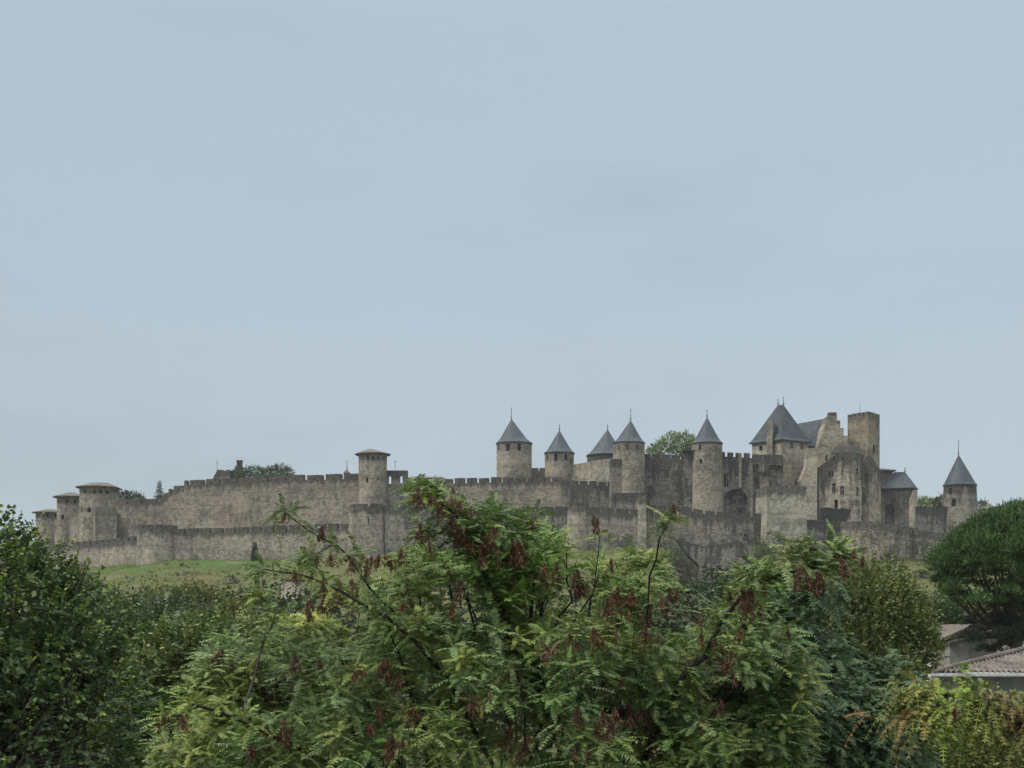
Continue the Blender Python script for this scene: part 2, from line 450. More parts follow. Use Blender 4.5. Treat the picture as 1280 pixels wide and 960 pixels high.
def slate_tower(label, px, rpx, eave, base, Y, apex, roof_edge, mat='tower', fin=None, wins=(), stretch=1.0, apex_px=None, flare=[(.10,.17),(.2,.29)], batter=0.0):
    base=max(base,712); s=Y/F; cx=X_(px,Y); r=rpx*s; zb=Z_(base,Y); ze=Z_(eave,Y)
    t=thing('tower', label, 'tower', (cx,Y,zb), 'pointed slate roofed towers of the citadel')
    mb=MB(); pl=circle_plan(cx,Y,r,40,stretch)
    strip(mb,[(x,y,ze,zb) for x,y in pl], r*.5, None, closed=True, batter=batter, floor_drop=.5)
    sh=mb.build('wall', M[mat], t)
    if wins: cut_windows(sh, list(wins))
    rm=MB(); re=roof_edge*s; ax=X_(apex_px or px,Y)
    roof_loft(rm, circle_plan(cx,Y,re,24,stretch), ze+.02, [(ax,Y)], Z_(apex,Y), flare)
    ro=rm.build('roof', M['slate'], t)
    if fin: finial(ro, ax, Y, Z_(apex,Y), (apex-fin)*s)
    return t
def W(px,py,w,h,arch=None,**k): return dict(px=px,py=py,w=w,h=h,arch=arch,**k)
# ================================================================ THE CITADEL
def wall_thing(label, pts, mat, thick=2.0, merlon=None, Yf=None, name='curtain_wall', cat='wall', wins=(), seed=1, batter=0.0, slits=False, group='battlemented curtain walls of the citadel'):
    """pts: (px, top_py, base_py[, Y])"""
    path=[]
    for p in pts:
        Y = p[3] if len(p)>3 else (Yf(p[0]) if Yf else Yo(p[0]))
        path.append((X_(p[0],Y), Y, Z_(p[1],Y), Z_(max(p[2],712),Y) if p[2]<713 and not (p[2]<590) else Z_(p[2],Y)))
    c=path[len(path)//2]
    mb=MB(); strip(mb, path, thick, merlon, batter=batter, slits=slits, seed=seed)
    o = bpy.data.objects.new(name, mb.mesh(name, M[mat], Vector((c[0],c[1],c[3]))))
    o.location=(c[0],c[1],c[3]); COL.objects.link(o); props(o,label,cat,group)
    if wins:
        # wrap: window parts need the wall as parent
        cut_windows_top(o, list(wins))
    return o
def cut_windows_top(o, wins):
    loc=Vector(o.location)
    e=bpy.data.objects.new('tmp',None); e.location=loc; COL.objects.link(e)
    o.location=(0,0,0); o.parent=e
    cut_windows(o, wins)
    o.parent=None; o.location=loc
    bpy.data.objects.remove(e)

def ring_tower(label, px, rpx, top, base, Y, mat, merlon, thick=1.2, batter=.5, wins=(), group='round battlemented towers of the outer wall', seed=3, n=36):
    s=Y/F; cx=X_(px,Y); r=rpx*s
    path=[(x,y,Z_(top,Y),Z_(base,Y)) for x,y in circle_plan(cx,Y,r,n)]
    mb=MB(); strip(mb,path,thick,merlon,closed=True,batter=batter,seed=seed)
    L=Vector((cx,Y,Z_(base,Y)))
    o=bpy.data.objects.new('bastion', mb.mesh('bastion',M[mat],L)); o.location=L; COL.objects.link(o)
    props(o,label,'tower',group)
    if wins: cut_windows_top(o,list(wins))
    return o

def outline_into(mb, pts, Y, thick):
    """front outline (px,py) clockwise-or-ccw at distance Y, extruded back by thick"""
    P=[at(px,py,Y) for px,py in pts]
    ar=sum(P[i].x*P[(i+1)%len(P)].z-P[(i+1)%len(P)].x*P[i].z for i in range(len(P)))
    if ar<0: P=P[::-1]
    zt=max(p.z for p in P); uv=[(p.x,zt-p.z) for p in P]
    B=[Vector((p.x,p.y+thick,p.z)) for p in P]
    mb.face(P,uv); mb.face(B[::-1],uv[::-1])
    n=len(P)
    for i in range(n):
        j=(i+1)%n
        mb.face([P[j],P[i],B[i],B[j]],[(uv[j][0],uv[j][1]),(uv[i][0],uv[i][1]),(uv[i][0]+thick,uv[i][1]),(uv[j][0]+thick,uv[j][1])])
def outline_thing(name,label,cat,pts,Y,thick,mat,wins=(),group=None):
    mb=MB(); outline_into(mb,pts,Y,thick)
    zb=min(at(a,b,Y).z for a,b in pts); cx=sum(p[0] for p in pts)/len(pts)
    L=Vector((X_(cx,Y),Y,zb))
    o=bpy.data.objects.new(name,mb.mesh(name,M[mat],L)); o.location=L; COL.objects.link(o); props(o,label,cat,group)
    if wins: cut_windows_top(o,list(wins))
    return o
def block(name,label,cat,plan,top,base,Yref,mat,merlon=None,wins=(),thick=1.0,group=None,batter=0.0,seed=2):
    base=max(base,712); zt,zb=Z_(top,Yref),Z_(base,Yref); cx=sum(p[0] for p in plan)/len(plan); cy=sum(p[1] for p in plan)/len(plan)
    L=Vector((cx,cy,zb)); mb=MB()
    strip(mb,[(x,y,zt,zb) for x,y in plan],thick,merlon,closed=True,batter=batter,seed=seed,floor_drop=.4)
    o=bpy.data.objects.new(name,mb.mesh(name,M[mat],L)); o.location=L; COL.objects.link(o); props(o,label,cat,group)
    if wins: cut_windows_top(o,list(wins))
    return o

def expand(plan, d):
    cx=sum(p[0] for p in plan)/len(plan); cy=sum(p[1] for p in plan)/len(plan); out=[]
    for p in plan:
        v=Vector((p[0]-cx,p[1]-cy)); v=v*(1+d*1.3/v.length); out.append((cx+v.x,cy+v.y))
    return out
BG='battlemented curtain walls of the citadel'

# --- outer (lower) wall, left to right
wall_thing('short dark end of the lower wall at the far left behind linden leaves',[(-160,690,720,478),(-40,682,712,474),(18,681,712,471),(18.4,674,712,471),(33,673,712,470)],'outer2',1.6,(2.0,.6,.9))
wall_thing('lower wall running left from the left bastion above the bright grass slope',[(47,683.5,722),(60,681,721),(86,678,716),(111,676.5,714),(135,674,713),(176,670,711)],'outer',1.6,(2.1,.7,1.0),seed=4)
ring_tower('left bastion of the lower wall, pale at left, stained black at right',197,24.5,657.5,712,Yo(197)+3,'outer',(2.6,.6,1.0),seed=5,
    wins=[W(185,670,1.2,5),W(203,671,1.2,5)])
wall_thing('long lower wall left of the big round bastion with a cypress before it',[(219,661.5,705),(250,660,705),(300,659,705),(360,656.5,703),(400,655,702),(438,654,700)],'outer',1.6,(2.75,.95,1.45),seed=6)
ring_tower('big round pale bastion of the lower wall standing below the flat roofed round tower',460,23.5,631.5,702,Yo(460)+3,'outer',(4.2,.7,1.1),seed=7,batter=.9,
    wins=[W(460.3,650,1.6,11),W(443,640,1.5,4),W(472,640,1.5,4),W(452,672,1,4)])
wall_thing('lower wall with black stained top between the big round bastion and the slim bastion',[(481,632,700),(520,632.5,699),(600,633.5,697),(640,634,696),(709,633,694)],'outer2',1.6,(3.4,.5,.8),seed=8)
ring_tower('slim bastion of the lower wall under the two small slate towers',722,14.5,629.5,692,Yo(722)+2.2,'outer',(3.0,.4,.8),seed=9,batter=.7, wins=[W(711.5,638,1.3,10)])
wall_thing('lower wall with thick dark crown right of the slim bastion',[(734,633.5,690),(765,635,689),(803,637,688)],'outer2',1.6,(3.4,.75,1.2),seed=10)
outline_thing('buttress','tall pale buttress at the foot of the wall left of the wide grey wall','buttress',[(798.5,622),(808,618),(808,690),(797,690)],Yo(803)-1.3,3.5,'mossy',group='stone buttresses')
wall_thing('wide grey lower wall with brown stained crest under the arch and the slate tower',[(808,631,692),(856,633,690),(880,638,688),(905,640,688),(953,642,690)],'inner2',1.8,(2.5,.6,.9),seed=11,
    wins=[W(926,668,2,3),W(931,669,2,3)])
wall_thing('blackened lower wall between the pale square bastion and the lower right square bastion',[(1004,649,698),(1018,650,698),(1030,650.5,700),(1055,651.5,702)],'outer2',1.6,(2.5,.45,.7),seed=12,Yf=lambda p:Yo(p)+1)
sqp=quad_plan(959,1007.5,Yo(980)-4,10,1.2)
block('bastion','pale mossy square bastion with notched top left of the tall buildings','tower',sqp,607,696,Yo(980)-4,'mossy',(2.5,.75,1.1),thick=1.0,group='square bastions of the outer wall',batter=.5,seed=14)
sq2=quad_plan(1052,1098.5,Yo(1075)-5,9,-1.5)
block('bastion','warm pale square bastion with dark flat crest above the olive scrub slope','tower',sq2,652,712,Yo(1075)-5,'rubble',(9.6,.01,.5),thick=1.0,group='square bastions of the outer wall',batter=.4,seed=15,
      wins=[W(1062,664,1.3,3),W(1085,664,1.3,3)])
wall_thing('rubble wall of broken pale stones right of the lower square bastion',[(1097,652,704),(1110,655,704),(1124,658,704),(1148,660,704)],'rubble',1.8,Yf=lambda p:Yo(p)+1,seed=16,
    wins=[W(1106,668,2,3,depth=.4),W(1113,672,2,3,depth=.4),W(1122,666,2,3,depth=.4),W(1131,676,2,2,depth=.4),W(1117,682,2,3,depth=.4),W(1138,671,2,3,depth=.4)])
wall_thing('low crenellated wall at the far right running into the stone pine',[(1146,662,700),(1160,664,700),(1182,667,700),(1200,671,700),(1240,684,712)],'rubble',1.6,(1.5,.5,.7),Yf=lambda p:Yo(p)-1,seed=17)
wall_thing('dark upper wall between the hip roofed chapel building and the rightmost tower',[(1143,632.5,672),(1160,633.5,672),(1184,633,672)],'outer2',1.8,(2.1,.35,.5),Yf=lambda p:Yo(p)+10,seed=18)
wall_thing('low pale wall behind the pine right of the rightmost tower',[(1216,640,672),(1240,642,672),(1275,643,672)],'mossy',1.4,Yf=lambda p:Yo(p)+14,seed=19)

# --- inner (upper) wall, left to right
def Yi(p): return Yo(p)+22
wall_thing('short wall joining the two leftmost flat roofed towers',[(68,650.5,700,464),(76,648.5,700,460)],'tower',1.6,(1.7,.4,.7),seed=20)
wall_thing('stepped wall joining the second and third flat roofed towers from the left',[(82,649,700,456),(90,646.5,700,450),(103,641.5,700,442)],'tower',1.6,(1.7,.4,.7),seed=21)
wall_thing('long inner wall stepping up from the left flat roofed towers towards the ruined turret',
   [(146,624,690),(160,624,690),(203,622.5,690),(205.5,617,690),(210.5,616,690),(210.8,611.5,690),(214.8,611,690),(215.1,607,690),(230,606.5,690),(230.4,600,690),(270,598.5,690),(314.6,597.5,690)],
   'inner',2.0,(4.2,1.15,1.4),Yf=Yi,seed=22,slits=True)
wall_thing('long inner wall with wide merlons running up to the flat roofed round tower',[(314.9,595.5,690),(380,593.5,690),(449,591.5,690)],'inner',2.0,(4.1,1.15,1.6),Yf=Yi,seed=23,slits=True)
wall_thing('dark pierced wall piece just right of the flat roofed round tower with two openings',[(478,588,690),(509,588,690)],'outer2',1.2,Yf=lambda p:Yi(p)+1,seed=24,
   wins=[W(487,600,4.0,9.5,None,depth=4,pane=None),W(501.2,599.5,4.0,9,None,depth=4,pane=None)])
wall_thing('inner wall in the middle with narrow gapped merlons above the tree of heaven',[(508.5,598.3,690),(555,598.3,690),(622,596.5,690),(702,595.5,690)],'inner',2.0,(2.8,.8,1.5),Yf=Yi,seed=25,slits=True)
wall_thing('inner wall with small close merlons below the two middle slate towers',[(702,600,690),(735,601,690),(768,602.5,690)],'inner2',2.0,(1.8,.55,1.15),Yf=lambda p:Yi(p)-2,seed=26)
wall_thing('short battlemented wall between the widest slate tower and its right neighbour',[(662,585,640,428),(684,585,640,426)],'tower',1.4,(2.0,.55,1.0),seed=27)
wall_thing('streaked wall with tall merlons between the two middle slate towers',[(712,581,640,416),(738,576.5,640,412),(766,572,640,408)],'ochre',1.6,(3.3,.3,1.6),seed=28)
wall_thing('broad dark wall between the two tall slate roofed towers with a tree behind',[(803,567,690),(830,568,690),(862,569.5,690)],'inner2',2.2,(2.1,.6,1.1),Yf=lambda p:Yo(p)+18,seed=29)
# wall with the large arch
wall_thing('tall battlemented wall pierced by a large round arch right of the slate tower',[(899,564.5,690),(930,566,690),(955,568,690),(979,569.5,690)],'inner2',2.6,(1.6,.65,1.3),Yf=lambda p:Yo(p)+17,seed=30,
   wins=[W(919.5,629,29,36,'round',depth=1.9,pane=None), W(906.5,600,3,17,depth=.9,name='window'), W(909.7,601,1.6,15,depth=.9,name='window'),
         W(945.3,607,5,22,'pointed',depth=.8,pane=None), W(947.5,637,5,22,'pointed',depth=1.2,pane=None), W(939,587,1.6,7,depth=.8), W(942,587,1.6,7,depth=.8),W(974.5,583,4,4,depth=.8)])
def Yarch(p): return Yo(p)+17
for (a,b,t,bt,lab) in ((924,926.8,567,610,'thin pilaster strip above the large round arch'),(938,941.2,578,650,'long pilaster strip right of the large round arch'),(950.5,961,590,650,'wide pale buttress under the corbelled turret')):
    outline_thing('buttress',lab,'buttress',[(a,t),(b,t+.6),(b,bt),(a,bt)],Yarch(a)-1.0,2.0,'tower',group='stone buttresses')
# corbelled turret
def corbel():
    Y=Yarch(957)-.2; s=Y/F; cx=X_(955.5,Y); r=8*s
    t=thing('turret','small corbelled half round turret on the arched wall beside the steep roofed hall','turret',(cx,Y,Z_(600,Y)))
    mb=MB(); strip(mb,[(x,y,Z_(569,Y),Z_(590,Y)) for x,y in circle_plan(cx,Y,r,20)],.6,(1.3,.35,.8),closed=True,floor_drop=.4); mb.build('wall',M['inner2'],t)
    mb=MB()
    rings=[(1.0,590),(.82,592),(.6,594.5),(.3,597),(.05,599.5)]
    for (r0,a),(r1,b) in zip(rings[:-1],rings[1:]):
        A=circle_plan(cx,Y,r*r0*.99,20); B=circle_plan(cx,Y,r*r1*.99,20)
        for i in range(20):
            j=(i+1)%20; mb.face([(*A[j],Z_(a,Y)),(*A[i],Z_(a,Y)),(*B[i],Z_(b,Y)),(*B[j],Z_(b,Y))],[(i,1),(i+1,1),(i+1,2),(i,2)])
    mb.build('corbel',M['tower'],t)
corbel()
# projecting bastion under the slate tower
block('bastion','grey streaked lower bastion projecting below the slate tower in the middle','tower',quad_plan(765,806,Yo(785)+7,10,-2.0),616,664,Yo(785)+6,'outer2',None,thick=.8,group='square bastions of the outer wall',
      wins=[W(768.5,626,1.3,12,depth=.5),W(782,623,1.2,5,depth=.5),W(795,622,1.2,5,depth=.5)])

# --- flat roofed towers (left) : wall > windows, tiled roof
def tile_tower(label, plan, eave, base, Y, roofplan, ridge, apex, wins, mat='tower', batter=0.0):
    cx=sum(p[0] for p in plan)/len(plan); cy=sum(p[1] for p in plan)/len(plan)
    t=thing('tower',label,'tower',(cx,cy,Z_(base,Y)),'flat tile roofed towers of the inner wall')
    mb=MB(); strip(mb,[(x,y,Z_(eave,Y)+.3,Z_(base,Y)) for x,y in plan],1.5,None,closed=True,batter=batter,floor_drop=.3)
    w=mb.build('wall',M[mat],t); cut_windows(w,wins)
    rm=MB(); roof_loft(rm,roofplan,Z_(eave,Y)+.28,ridge,Z_(apex,Y),None,.25); rm.build('roof',M['tile'],t)
def hexish(px0,px1,Y,d,n=10,sq=.8):
    """rounded front, straight back plan between px0..px1"""
    x0,x1=X_(px0,Y),X_(px1,Y); cx=(x0+x1)/2; r=(x1-x0)/2
    pts=[(cx-r*math.cos(math.pi*i/n), Y-r*sq*math.sin(math.pi*i/n)) for i in range(n+1)]
    return pts+[(x1,Y+d),(x0,Y+d)]
Y=470; pl=hexish(45,72,Y,5)
tile_tower('leftmost and lowest flat roofed round tower of the citadel',pl,641.5,705,Y,expand(pl,1.0),[(X_(58,Y),Y+1),(X_(66,Y),Y+1)],636,[W(59.5,644,3,4.5),W(70,644.5,2.5,4),W(47.5,645,1.8,3.5)])
Y=456; pl=hexish(71.5,101,Y,5)
tile_tower('middle one of the three flat roofed towers at the left end',pl,622,705,Y,expand(pl,1.1),[(X_(84,Y),Y+1),(X_(92,Y),Y+1)],615,[W(83.6,626,3.6,4.8,'round'),W(94,626,3.4,4.8,'round'),W(74,627,2.2,5,'round'),W(78,646,4,6.5,'round'),W(80,632,.9,1),W(86,632,.9,1),W(92,632,.9,1)])
Y=440; pl=hexish(99.8,142.5,Y,6)
tile_tower('tallest flat roofed round tower at the left end with arched openings',pl,610,700,Y,expand(pl,1.0),[(X_(115,Y),Y+0),(X_(134,Y),Y+0)],603.2,
  [W(105.8,614,3.2,5,'round'),W(117.7,614.3,3.2,5,'round'),W(126.2,614.6,3.0,5,'round'),W(134.2,615,3.0,5,'round'),W(111.2,637.3,5.2,6.5,'round'),W(101.6,637.5,2.0,6),W(110,620,.8,1),W(122,620,.8,1),W(130,620,.8,1)])
block('bastion','pale box shaped wall block in front of the tallest left tower','tower',quad_plan(119,144.6,426,11,2),633.5,700,426,'tower',(1.7,.45,.7),thick=.8,group='square bastions of the outer wall',
  wins=[W(124.5,668,2.6,4,depth=.4),W(124.8,673,1.4,7,depth=.3)])
Y=Yi(466)+1; pl=circle_plan(X_(466,Y),Y,17.8*Y/F,32)
tile_tower('tall round tower with low tiled roof and a row of arched openings at centre left',pl,569,690,Y,circle_plan(X_(466,Y),Y,22.6*Y/F,12),[(X_(462.5,Y),Y)],560.8,
  [W(452.6,572.3,2.3,4.8,'round'),W(459.5,572,2.8,4.8,'round'),W(466.3,572,2.8,4.8,'round'),W(473,572.3,2.4,4.6,'round'),W(479.8,573.5,1.8,4,'round'),W(459,600,3.2,6.5),W(472.2,598.5,1.8,3)])

# --- slate roofed towers
slate_tower('widest slate roofed tower, leftmost of the cone roofed ones, with two dark openings',642.7,22,554.5,645,425,523.5,23.2,fin=508.5,apex_px=639.3,
  wins=[W(634.8,559,5,9),W(649,558.7,4.4,9),W(623.4,559,1.6,7),W(656.6,565.5,1.4,3)],flare=[(.12,.19),(.22,.31)])
slate_tower('second slate cone tower from the left, small, beside the streaked wall',699.2,18.2,566.6,645,418,537.5,19.4,fin=530,mat='tower',
  wins=[W(694.8,571.5,4,9),W(707.6,571.5,3.4,8.5),W(684.2,572,1.8,7),W(713.8,577.5,2,6)])
slate_tower('third slate cone tower, half hidden behind its taller right neighbour',757.5,23.5,569.5,645,432,536.5,25,fin=530.5,apex_px=759.5,mat='inner2',wins=[W(752,578,2,4)])
slate_tower('slate cone tower with long finial above the grey streaked bastion',786,19.7,554,665,Yo(786)+15,525,20.6,fin=510,mat='tower',
  wins=[W(784.2,558.5,2.2,7),W(796.5,558.8,1.8,6.5),W(773.2,559.5,1.4,6),W(775.5,596,1.2,10)],batter=.3,apex_px=788.3)
block('bastion','narrow dark square block against the left side of the long finial tower','tower',quad_plan(764,777.5,Yo(770)+10.5,7,0),573.3,665,Yo(770)+10,'outer2',None,thick=.8,group='square bastions of the outer wall')
slate_tower('tall slender slate cone tower between the broad dark wall and the arched wall',883.8,18.7,554.5,670,Yo(884)+17,521,19.9,fin=512,mat='tower',
  wins=[W(876,576.8,3,6),W(874.8,559,2.4,7,),W(895,560,1.5,6)],batter=.4)
block('bastion','narrow wall block under a small tiled lean-to left of the tall slender tower','tower',quad_plan(856,874.5,Yo(865)+15.5,5,0),563.5,665,Yo(865)+15,'inner2',None,thick=.8,group='square bastions of the outer wall',wins=[W(868,590,1.4,4)])
def lean():
    Y=Yo(865)+15.0; t=MB(); pl=expand(quad_plan(856,873,Y,5,0),.5)
    roof_loft(t,pl,Z_(563.3,Y)+.2,[(X_(860,Y),Y+4),(X_(870,Y),Y+4)],Z_(560,Y),None,.2)
    L=Vector((X_(864,Y),Y,Z_(563.3,Y)))
    o=bpy.data.objects.new('lean_to_roof',t.mesh('lean_to_roof',M['tile'],L)); o.location=L; COL.objects.link(o)
    props(o,'small tiled lean-to roof touching the left side of the tall slender slate tower','roof')
lean()
slate_tower('lone slate cone tower at the far right with a long thin finial',1200,19.6,606.8,682,Yo(1200)+14,568,20.9,fin=549,apex_px=1198.2,mat='outer2',flare=[(.08,.11)],batter=1.2,
  wins=[W(1188.2,614,3.0,8,'round'),W(1207.5,611,6,7.5,pane='frame'),W(1214,610.5,2,5),W(1192,628,4.5,10,'round')])

# --- steep roofed hall (keep)
def hall():
    Y=Yo(977)+20; s=Y/F
    A=(X_(940,Y+8),Y+8); B=(X_(977,Y),Y); C_=(X_(1010.5,Y+5.5),Y+5.5); D=(A[0]+C_[0]-B[0],A[1]+C_[1]-B[1])
    t=thing('hall','square hall with tall steep slate roof and two finials near the stepped gable','building',(B[0],Y+6,Z_(705,Y)))
    mb=MB(); strip(mb,[(*p,Z_(547,Y),Z_(705,Y)) for p in (A,B,C_,D)],1.0,None,closed=True,floor_drop=.3)
    w=mb.build('wall',M['ochre'],t)
    cut_windows(w,[W(951,560.5,3.6,6,),W(989.5,556.8,4.6,7,frame=True),W(1002.2,557.5,4.8,7,pane='redwood',label='faded red shuttered window',frame=True),
       W(974,602.5,4.6,5,'round'),W(995.5,603.5,2.4,9,'round'),W(999,603.5,2.0,9,'round'),W(963,597,1.5,2)])
    rm=MB(); ev=expand([A,B,C_,D],.75); rl=[(X_(972.8,Y+5),Y+5.4),(X_(980,Y+5.2),Y+5.8)]
    roof_loft(rm,ev,Z_(549.2,Y),rl,Z_(506,Y+5.4),[(.07,.115)],.25); ro=rm.build('roof',M['slate'],t)
    for (x,y),tp in zip(rl,(498.5,495)): finial(ro,x,y,Z_(506,Y+5.4),(506-tp)*s)
    ch=MB(); box_into(ch,quad_plan(958.2,965.4,Y+1.5,2.2,-.6),Z_(572,Y),Z_(525.5,Y+2)); ch.build('chimney',M['tower'],ro)
hall()
wall_thing('low dark battlement in front of the steep roofed hall',[(941,567.5,580,Yo(960)+16.2),(978,568.5,582,Yo(960)+14.8)],'outer2',.7,(1.9,.5,1.0),seed=31)
outline_thing('buttress','tall pale wedge buttress between the steep roofed hall and the stepped gable','buttress',[(1009,560),(1021.5,560),(1021.5,705),(1003,705),(1003,612),(1000.5,600),(1008,583)],Yo(1010)+15,4,'ochre',group='stone buttresses')
def slate_range():
    Y=Yo(1018)+27; t=thing('hall','lower slate roofed range between the steep roof and the stepped gable','building',(X_(1018,Y),Y+4,Z_(708,Y)))
    mb=MB(); box_into(mb,quad_plan(1000,1040,Y,9,0),Z_(708,Y),Z_(557,Y)); mb.build('wall',M['inner2'],t)
    rm=MB(); x0,x1=X_(996,Y),X_(1037,Y); zr0,zr1=Z_(530.5,Y+4.5),Z_(523,Y+4.5); ze=Z_(558,Y)
    a=[(x0,Y-.5,ze),(x1,Y-.5,ze),(x1,Y+4.5,zr1),(x0,Y+4.5,zr0)]; b=[(x1,Y+9.5,ze),(x0,Y+9.5,ze),(x0,Y+4.5,zr0),(x1,Y+4.5,zr1)]
    rm.face(a,[(0,8),(9,8),(9,0),(0,0)]); rm.face(b,[(0,8),(9,8),(9,0),(0,0)]); rm.face([a[0],a[3],b[1]]); rm.face([a[2],a[1],b[0]]); rm.face([a[1],a[0],b[1],b[0]])
    rm.build('roof',M['slate'],t)
slate_range()
def gable():
    Y=Yo(1045)+21
    t=thing('gabled_house','pale house with crow stepped gable and chimney beside the tall square tower','building',(X_(1045,Y),Y,Z_(705,Y)))
    mb=MB(); outline_into(mb,[(1022.5,705),(1022.5,558),(1027,545),(1030,534),(1034,527),(1034,521),(1036,521),(1036,519),(1046.3,519),(1046.3,525.5),(1050.3,525.5),(1050.3,535),(1054.6,535),(1054.6,544.5),(1060,544.5),(1060,554),(1077,566),(1077,705)],Y,9)
    w=mb.build('wall',M['tower'],t)
    cut_windows(w,[W(1033,572.5,2.4,7)])
    ch=MB(); box_into(ch,quad_plan(1036.3,1045.8,Y+.2,2.2,0),Z_(525,Y),Z_(515.3,Y)); ch.build('chimney',M['outer2'],w)
gable()
def lodge():
    Y=Yo(1050)+13; s=Y/F
    t=thing('lodging','facade with mullioned windows and dark rounded shoulder before the stepped gable','building',(X_(1050,Y),Y,Z_(705,Y)))
    mb=MB()
    cx=X_(1058,Y+3); r=18.8*s
    arc=[(cx+r*math.cos(a),Y+2.2+r*.40*math.sin(a)) for a in [math.pi*1.2+math.pi*.8*i/14 for i in range(15)]]
    arc=[(X_(1023.5,Y+2),Y+2.0),(X_(1038,Y+1),Y+1.0)]+arc[1:]+[(cx+r,Y+9),(X_(1023.5,Y+2),Y+9)]
    zt=[]
    for i,(x,y) in enumerate(arc):
        px=640+x*F/y; zt.append(Z_(np.interp(px,[1023,1036,1040,1052,1077],[583,574,570,565,565]),Y))
    n=len(arc); u=0
    for i in range(n):
        j=(i+1)%n; L=math.dist(arc[i],arc[j]); zb=Z_(705,Y)
        mb.face([(*arc[i],zb),(*arc[j],zb),(*arc[j],zt[j]),(*arc[i],zt[i])],[(u,zt[i]-zb),(u+L,zt[j]-zb),(u+L,0),(u,0)]); u+=L
    c=(cx,Y+5,Z_(566,Y))
    for i in range(n):
        j=(i+1)%n; mb.face([(*arc[i],zt[i]),(*arc[j],zt[j]),c])
    mb.face([(*p,Z_(705,Y)) for p in reversed(arc)])
    w=mb.build('wall',M['lodge'],t)
    cut_windows(w,[W(1042.3,610,4.6,12,frame=True),W(1052.6,613,4.4,11,frame=True),W(1071.7,614.5,3.8,11,frame=True),W(1045.3,630,4.6,11),W(1071,590,4,10,frame=True),
        W(1036.8,592,2.6,7,'round'),W(1040.8,592.5,2.2,7,'round'),W(1043.2,573,2.6,6),W(1053.3,573.5,2.4,4.5),W(1071.3,629,1.2,5)])
    rm=MB(); ev=[(cx+r*1.01*math.cos(a),Y+2.6+r*.46*math.sin(a)) for a in [2*math.pi*i/20 for i in range(20)]]
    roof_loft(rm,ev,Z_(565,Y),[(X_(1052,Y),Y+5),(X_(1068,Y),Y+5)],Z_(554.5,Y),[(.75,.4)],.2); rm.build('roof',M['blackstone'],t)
M['lodge']=stone('lodging_stone',light=(.46,.40,.30),dark=(.26,.225,.175),top=9.0,amount=.9,patch=.55,crest=.95,streak=.7,seed=11)
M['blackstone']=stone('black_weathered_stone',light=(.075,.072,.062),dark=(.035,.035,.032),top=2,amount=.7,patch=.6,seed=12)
lodge()
def square_tower():
    Y=Yo(1085)+19; s=Y/F
    A=(X_(1059.5,Y+6),Y+6); B=(X_(1085.2,Y),Y); C_=(X_(1099.6,Y+5.5),Y+5.5); D=(A[0]+C_[0]-B[0],A[1]+C_[1]-B[1])
    t=thing('watch_tower','tall square battlemented watch tower of yellowish stone, highest of all','tower',(B[0],Y+5,Z_(705,Y)))
    mb=MB(); strip(mb,[(*p,Z_(514,Y),Z_(705,Y)) for p in (A,B,C_,D)],.7,(.95,.62,.9),closed=True,floor_drop=.6,batter=.0)
    w=mb.build('wall',M['keep'],t)
    cut_windows(w,[W(1092.5,561,4,10,'round'),W(1096,561,2,10)])
    lo=MB(); pl=[(X_(1078,Y),Y-.2),(X_(1085.5,Y),Y-1.2),(X_(1103.5,Y+4),Y+4),(X_(1098,Y+9),Y+9)]
    box_into(lo,pl,Z_(705,Y),Z_(585,Y),ztop=[Z_(574,Y),Z_(568,Y),Z_(590,Y),Z_(590,Y)]); lo.build('base',M['lodge'],t)
    an=MB(); rod(an,(X_(1075,Y+5),Y+5,Z_(518,Y)),(X_(1075,Y+5),Y+5,Z_(498,Y)),.07,.03); an.build('mast',M['metal'],t)
square_tower()
def right_house():
    Y=Yo(1125)+13; s=Y/F
    A=(X_(1101,Y+3),Y+3); B=(X_(1139,Y),Y); C_=(X_(1145.3,Y+5),Y+5); D=(X_(1107,Y+9),Y+9)
    t=thing('chapel_building','small hip roofed slate building with a dark arch right of the square tower','building',(B[0],Y+4,Z_(705,Y)))
    mb=MB(); strip(mb,[(*p,Z_(609,Y),Z_(705,Y)) for p in (A,B,C_,D)],.8,None,closed=True,floor_drop=.3)
    w=mb.build('wall',M['inner2'],t)
    cut_windows(w,[W(1112.2,645,11,30,'round',depth=2.2,pane=None),W(1115.3,612.3,1.6,2.5),W(1128.3,612.3,1.6,2.5),W(1142,617,1.6,8)])
    rm=MB(); ev=expand([A,B,C_,D],.5); roof_loft(rm,ev,Z_(609.3,Y),[(X_(1118,Y+4),Y+4.2),(X_(1131.5,Y+4),Y+4.2)],Z_(590,Y+4.2),None,.2); ro=rm.build('roof',M['slate'],t)
    finial(ro,X_(1131.5,Y+4),Y+4.2,Z_(590,Y+4.2),6*s)
    bt=MB(); pl=[(X_(1136.5,Y-.6),Y-.6),(X_(1141.5,Y-.9),Y-.9),(X_(1146.8,Y+4),Y+4),(X_(1141,Y+5),Y+5)]
    box_into(bt,pl,Z_(690,Y),Z_(620,Y),ztop=[Z_(625,Y),Z_(612,Y),Z_(612,Y),Z_(612,Y)]); bt.build('buttress',M['ochre'],t)
right_house()
def small_house():
    Y=Yo(1110)+24
    t=thing('gatehouse','plain stone house with thin flat tiled roof close behind the square tower','building',(X_(1108,Y),Y+3,Z_(708,Y)))
    mb=MB(); box_into(mb,quad_plan(1096,1116,Y,7,0),Z_(708,Y),Z_(588,Y)); mb.build('wall',M['tower'],t)
    rm=MB(); roof_loft(rm,expand(quad_plan(1096,1117.5,Y,7,0),.7),Z_(587.8,Y),[(X_(1098,Y),Y+3.5),(X_(1110,Y),Y+3.5)],Z_(583.8,Y),None,.25); rm.build('roof',M['tile'],t)
small_house()
